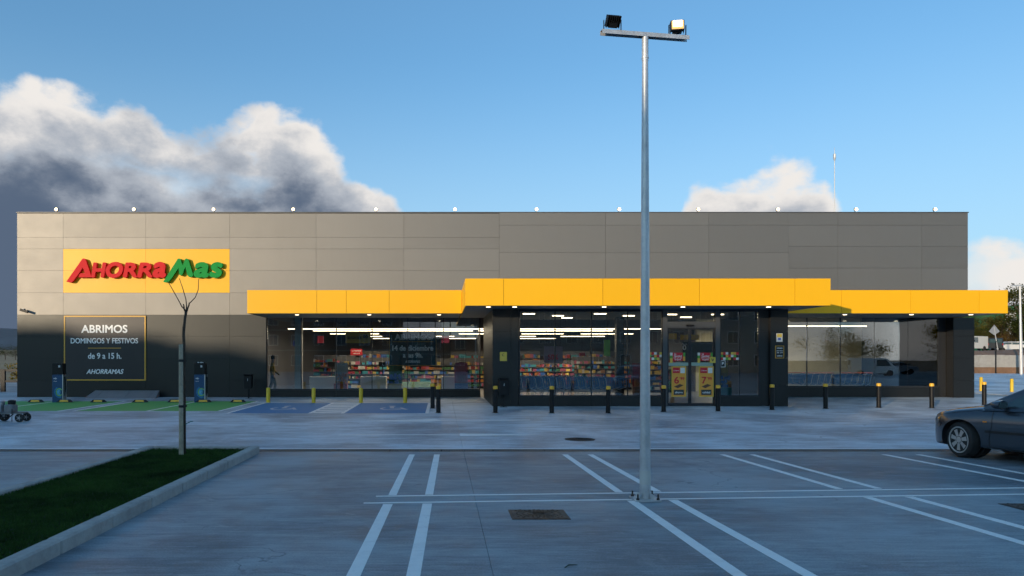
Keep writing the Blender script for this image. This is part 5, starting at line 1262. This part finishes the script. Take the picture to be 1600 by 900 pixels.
def leaf_mat(c):
    nm='leaf %d'%(hash(c)%99999)
    if nm in MATS: return MATS[nm]
    m=bpy.data.materials.new(nm); m.use_nodes=True; t=NT(m.node_tree); nd=m.node_tree.nodes; nd.clear()
    d=t.n('ShaderNodeBsdfDiffuse'); d.inputs[0].default_value=(*c,1); tr=t.n('ShaderNodeBsdfTranslucent'); tr.inputs[0].default_value=(min(1,c[0]*1.5),min(1,c[1]*1.4),c[2],1)
    mx=t.n('ShaderNodeMixShader'); mx.inputs[0].default_value=0.45; o=t.n('ShaderNodeOutputMaterial')
    for a_,b_ in ((d.outputs[0],mx.inputs[1]),(tr.outputs[0],mx.inputs[2]),(mx.outputs[0],o.inputs[0])): m.node_tree.links.new(a_,b_)
    MATS[nm]=m; return m
def leaf_tree(name,x,y,z,h,w,cols_,label,seed,n=5200,group='trees beyond the yard'):
    rr=np.random.default_rng(seed); e=empty(name,(x,y,z),label,'tree',group,0,local=True)
    t_=MB().tube([(0,0,-0.3),(0.05,0,h*0.3),(-0.05,0.05,h*0.6),(0,0,h*0.85)],[h*0.03,h*0.022,h*0.014,h*0.005],8)
    for k in range(9):
        a_=rr.uniform(0,6.28); q=rr.uniform(0.25,0.65); L=w*rr.uniform(0.5,0.9)
        t_.tube([(0,0,h*q),(math.cos(a_)*L*0.5,math.sin(a_)*L*0.5,h*q+h*0.10),(math.cos(a_)*L,math.sin(a_)*L,h*q+h*rr.uniform(0.14,0.28))],[h*0.012,h*0.008,h*0.003],6)
    t_.build('trunk', bark, e, (0,0,0), smooth=True)
    cl=np.stack([rr.normal(0,w*0.42,26),rr.normal(0,w*0.42,26),rr.uniform(h*0.28,h*0.92,26)],1); cr=rr.uniform(0.14,0.30,26)*w
    idx=rr.integers(0,26,n); P=cl[idx]+rr.normal(0,1,(n,3))*cr[idx][:,None]*np.array([0.62,0.62,0.5]); P[:,2]=np.clip(P[:,2],0.1,h*1.02)
    s_=rr.uniform(0.05,0.14,n)*max(0.6,h/8); A=rr.normal(0,1,(n,3)); A/=np.linalg.norm(A,axis=1)[:,None]; B=np.cross(A,rr.normal(0,1,(n,3))); B/=np.linalg.norm(B,axis=1)[:,None]
    V_=np.empty((n,4,3),'f'); V_[:,0]=P-A*s_[:,None]; V_[:,1]=P-B*s_[:,None]*0.6; V_[:,2]=P+A*s_[:,None]; V_[:,3]=P+B*s_[:,None]*0.6
    me=bpy.data.meshes.new('crown'); me.from_pydata(V_.reshape(-1,3).tolist(),[],[(4*i,4*i+1,4*i+2,4*i+3) for i in range(n)])
    for i,c in enumerate(cols_): me.materials.append(leaf_mat(c))
    me.polygons.foreach_set('material_index',((idx+rr.integers(0,2,n))%len(cols_)).tolist())
    link('crown',me,None,e)
GR=[(0.06,0.075,0.02),(0.09,0.085,0.025),(0.045,0.06,0.02)]; BR=[(0.15,0.085,0.035),(0.10,0.065,0.03),(0.18,0.12,0.04)]; YL=[(0.30,0.20,0.03),(0.20,0.15,0.03),(0.12,0.11,0.03)]
for i,(px,Y,h,w,c,lab) in enumerate(((1515,118,6.4,3.4,GR,'dense green bush tree just right of the store corner'),(1530,122,5.0,3.2,YL,'yellow autumn tree behind the white van'),(1548,126,6.6,3.6,BR,'russet tree behind the traffic sign'),(1566,120,5.2,3.4,BR,'russet tree left of the far lamp post'),
     (1584,128,7.2,3.8,GR,'tall green tree beside the far lamp post'),(1604,112,10.5,4.6,GR,'tall tree at the right edge of the picture'),(1622,120,7.0,4.2,BR,'russet tree cut by the right edge'),(1500,130,6.5,4.0,GR,'green tree mostly hidden behind the store corner'))):
    leaf_tree('roadside_tree',xat(px,Y),Y,3.0,h,w,c,lab,40+i,12000 if h > 7 else 6000)
# green shed and pale sign post behind the trees
gs = empty('green_shed',(xat(1590,150),150,3.1),'green industrial shed behind the trees at the right edge','building',None,0,local=True)
MB().box(-9,12,0,12,0,8.6).build('wall', mat('green sheet',(0.02,0.12,0.05),0.6), gs); MB().prism([(-9.3,8.6),(12.3,8.6),(12.3,8.9),(1.5,10.4),(-9.3,8.9)],-0.3,12.3).build('roof', mat('green roof sheet',(0.03,0.15,0.07),0.6), gs)
MB().box(-2.6,-0.6,-0.4,-0.05,0.5,8.8).build('pale_panel', M_PWHT, gs)
# vans and cars far off
def far_car(px,Y,L,H,W,colr,label,kind,rz=0,X=None,Z=2.97):
    x=xat(px,Y) if X is None else X; e=empty('parked_van' if kind=='van' else 'distant_car',(x,Y,Z),label,kind,'vehicles parked above the bank',rz,local=True)
    pm=mat('far paint %s'%label[:6],colr,0.35,0,spec=0.5)
    P=[(-L/2,0.35),(L/2,0.35),(L/2,0.85),(L*0.42,1.0),(L*0.27,H*0.60),(L*0.14,H),(-L*0.44,H),(-L/2,H*0.62)] if kind!='van' else [(-L/2,0.3),(L/2,0.3),(L/2,0.95),(L*0.40,1.08),(L*0.26,H*0.97),(L*0.20,H),(-L*0.47,H),(-L/2,H*0.95)]
    o=MB().prism(P,-W/2,W/2).build('body', pm, e,(0,0,0))
    gl_=[(L*0.34,1.08),(L*0.23,H*0.92),(L*0.04,H*0.92),(L*0.04,1.08)]
    for s_ in (-1,1):
        MB().prism(gl_,s_*W/2-0.002,s_*(W/2+0.012)).build('side_window', M_CGLASS, e,(0,0,0))
        if kind!='van': MB().prism([(L*0.02,1.05),(L*0.02,H*0.92),(-L*0.38,H*0.9),(-L*0.42,1.05)],s_*W/2-0.002,s_*(W/2+0.012)).build('side_window', M_CGLASS, e,(0,0,0))
        for xw in (L*0.31,-L*0.30): MB().lathe([(0.14,-0.09),(0.32,-0.1),(0.32,0.1),(0.14,0.09)],(xw,s_*(W/2-0.08),0.32),18,'y').build('wheel', M_RUBBER, e,(0,0,0))
    MB().prism([(-L/2-0.012,H*0.62),(-L/2-0.012,H*0.9),(-L/2+0.02,H*0.9),(-L/2+0.02,H*0.62)],-W*0.38,W*0.38).build('rear_window', M_CGLASS, e,(0,0,0))
    for s_ in (-1,1): MB().box(-L/2-0.015,-L/2+0.03,s_*W*0.46-0.06,s_*W*0.46+0.06,0.75,1.0).build('tail_light', mat('tail lens',(0.35,0.01,0.01),0.1), e,(0,0,0))
far_car(1518,97,4.3,1.95,1.8,(0.65,0.64,0.60),'white van parked above the earth bank','van',R(205))
far_car(1546,99,4.3,1.75,1.8,(0.02,0.025,0.03),'dark estate car parked right of the white van','car',R(70))
far_car(1577,108,4.4,1.5,1.8,(0.6,0.6,0.6),'pale car parked farthest right above the bank','car',R(170))
# traffic sign seen from behind, fence posts, far lamp post
x=xat(1556,96); ts=empty('traffic_sign',(x,96,2.95),'grey back of a traffic sign on a leaning pole above the bank','sign',None,0,local=True)
MB().tube([(0.3,0,-0.1),(-0.25,0,3.2)],0.05,8).build('pole', M_GALV, ts,(0,0,0)); MB().prism([(-0.95,2.6),(-0.22,3.5),(0.5,2.6),(-0.22,2.1)],-0.03,0.0).build('sign_plate', mat('sign back grey',(0.35,0.36,0.38),0.5,0.4), ts,(0,0,0))
for i,px in enumerate((1521,1556,1604)):
    x=xat(px,84); e=empty('fence_post',(x,84,0.14),'thin dark fence post before the retaining wall, %s from the left'%ORD[i],'post','fence posts',0,local=True)
    MB().tube([(0,0,0),(0,0,3.6)],0.07,8).build('post', M_BLACK, e,(0,0,0)); MB().bar((0,0,3.6),(0,-0.25,3.95),0.05).build('post_tip', M_BLACK, e,(0,0,0))
x=xat(1596,78); fl=empty('far_lamp_post',(x,78,0.14),'tall pale lamp post beyond the store at the right edge','lamp post',None,0,local=True)
MB().tube([(0.0,0,0),(-0.16,0,zat(447,78)-0.14)],[0.16,0.09],12).build('pole', mat('pale steel',(0.6,0.6,0.6),0.4,0.3), fl,(0,0,0)); zt_=zat(447,78)-0.14
MB().box(-1.1,0.9,-0.06,0.06,zt_,zt_+0.1).build('crossbar', M_GALV, fl,(0,0,0)); flood(fl,-0.9,0,zt_+0.1,R(180),0,False); flood(fl,0.7,0,zt_+0.1,0,0,True)

# ------------------------------------------------------------------ beyond the store, left
fe = empty('steel_fence',(-27,35.8,0.14),'dark steel fence with two rails left of the store','fence',None,0,local=True)
for z in (0.52,1.08): MB().bar((-14,0,z),(8.2,0,z),0.06,0.10).build('rail', M_BLACK, fe,(0,0,0))
for i in range(9): MB().box(-13.2+i*2.6-0.11,-13.2+i*2.6+0.11,-0.06,0.06,0,1.12).build('fence_post', M_BLACK, fe,(0,0,0))
tag(MB().add([(-900,90,-0.05),(-24,45,-0.05),(-24,900,14),(-900,900,14)],[(0,1,2,3)]).build('field', mat('dry grass field',(0.20,0.155,0.085),0.95,0,0.3,0.05), None), kind='structure')
for i,(px,Y,h,w) in enumerate(((-10,150,3.2,3.2),(8,160,3.4,3.4),(24,155,3.0,3.0),(40,165,3.4,3.4))):
    leaf_tree('hedge_tree',xat(px,Y),Y,1.7,h,w,[(0.03,0.04,0.015),(0.045,0.05,0.02)],'dark low tree in the far hedge on the left, %s from the left'%ORD[i],80+i,1500,'trees in the far left hedge')
leaf_tree('roadside_shrub',xat(28,46),46,0.0,1.5,0.8,YL,'yellowish shrub behind the steel fence left of the store',99,500)
hv=[];hf=[];rh=random.Random(5); n=120
for i in range(n+1):
    a_=-1.45+2.9*i/n; left=max(0,min(1,(-a_-0.1)*1.6)); h=60+130*left+18*math.sin(a_*9)+10*math.sin(a_*23+1)+rh.uniform(-4,4)
    for d_,z in ((3800,-1),(4300,h*0.55),(4800,h),(5600,-1)): hv.append((d_*math.sin(a_),d_*math.cos(a_),z))
for i in range(n):
    for j in range(3): hf.append((i*4+j,(i+1)*4+j,(i+1)*4+j+1,i*4+j+1))
tag(MB().add(hv,hf).build('hills', mat('far scrub hills',(0.05,0.075,0.10),0.95,0,0.3,0.004)), kind='structure')

# ------------------------------------------------------------------ apartment blocks across the street, behind the photographer (they shade the yard and show in the glass)
def block(x0,x1,y1,h,depth,wallm,label,floors,boxes=(),pitch=False):
    e=empty('apartment_block',((x0+x1)/2,y1,0),label,'building')
    MB().box(x0,x1,y1-depth,y1,-0.05,h).build('wall', wallm, e)
    rf=MB().box(x0-0.2,x1+0.2,y1-depth-0.2,y1+0.02,h,h+0.02).build('roof', mat('roof gravel',(0.25,0.23,0.21),0.9), e)
    for (a_,b_,hh) in boxes: MB().box(a_,b_,y1-depth*0.6,y1-0.05,h+0.02,hh).build('roof_house', wallm, rf)
    fh=h/floors; nb=max(2,int((x1-x0)/3.4)); w=(x1-x0)/nb; fr=MB().box(-0.75,0.75,0,0.06,-0.05,1.55).mesh('window'); fr.materials.append(M_PWHT)
    pn=MB().box(-0.66,-0.03,0.061,0.07,0.04,1.46).box(0.03,0.66,0.061,0.07,0.04,1.46).mesh('pane'); pn.materials.append(M_CGLASS)
    for f_ in range(floors):
        for k in range(nb):
            if x0+(k+0.5)*w < -70: continue
            o=bpy.data.objects.new('window',fr); COL.objects.link(o); o.parent=e; o.location=(x0+(k+0.5)*w-(x0+x1)/2,0.0,f_*fh+0.9)
            p_=bpy.data.objects.new('pane',pn); COL.objects.link(p_); p_.parent=o
        MB().box(x0,x1,y1+0.001,y1+0.12,f_*fh-0.0+0.02,f_*fh+0.2).build('floor_band', mat('pale band',(0.42,0.38,0.33),0.8), e) if f_ else None
brick=mat('brown brick',(0.20,0.105,0.06),0.9,0,0.2,1.5); rend=mat('cream render',(0.38,0.33,0.27),0.9,0,0.1,1)
block(-135,-60.2,-45,15.4,12,rend,'cream apartment block across the street casting the long left shadow',5,[(-77,-73.9,17.5),(-73.2,-69.9,17.1),(-69.9,-66.5,16.6)])
block(-60,-41.2,-45,15.9,5,brick,'tall brown brick block across the street unseen and shading the entrance',5)  # unseen; made shallow so sun still reaches the ground by the right window
block(-40.8,-6.5,-45,12.2,12,brick,'brown brick apartment block mirrored in the left shop window',4)
block(8.5,52,-45,12.4,12,rend,'cream apartment block mirrored in the centre shop window',4)

for i,(x,y,h,w,c,lab) in enumerate(((57,-36,6.5,5.2,YL,'yellow tree across the street mirrored in the right window, left one'),(71,-35,6.8,5.6,YL,'yellow tree across the street mirrored in the right window, right one'))):
    leaf_tree('street_tree',x,y,0.0,h,w,c,lab,120+i,11000,'trees across the street')
far_car(0,-16,4.6,1.95,1.85,(0.6,0.6,0.6),'white van across the yard mirrored in the right window','van',R(20),47.5,-0.03)
far_car(0,-24,4.4,1.5,1.8,(0.35,0.36,0.38),'silver car across the yard mirrored in the right window','car',R(10),55,-0.03)

block(-6.3,8.3,-47,5.0,6,brick,'low brown brick house between the taller blocks mirrored mid window',2)
for i,(x,h) in enumerate(((-3.2,9.6),(-1.0,9.0),(1.3,9.2),(3.6,9.8))):
    e=empty('overhead_pole',(x,-44.0,-0.03),'thin overhead line pole mirrored high in the left window, %s from the left'%ORD[i],'pole','poles across the street',0,local=True)
    MB().tube([(0,0,0),(0,0,h)],[0.10,0.06],8).build('pole', M_BLACK, e,(0,0,0)); MB().bar((-0.7,0,h-0.5),(0.7,0,h-0.3),0.07).build('cross_arm', M_BLACK, e,(0,0,0))
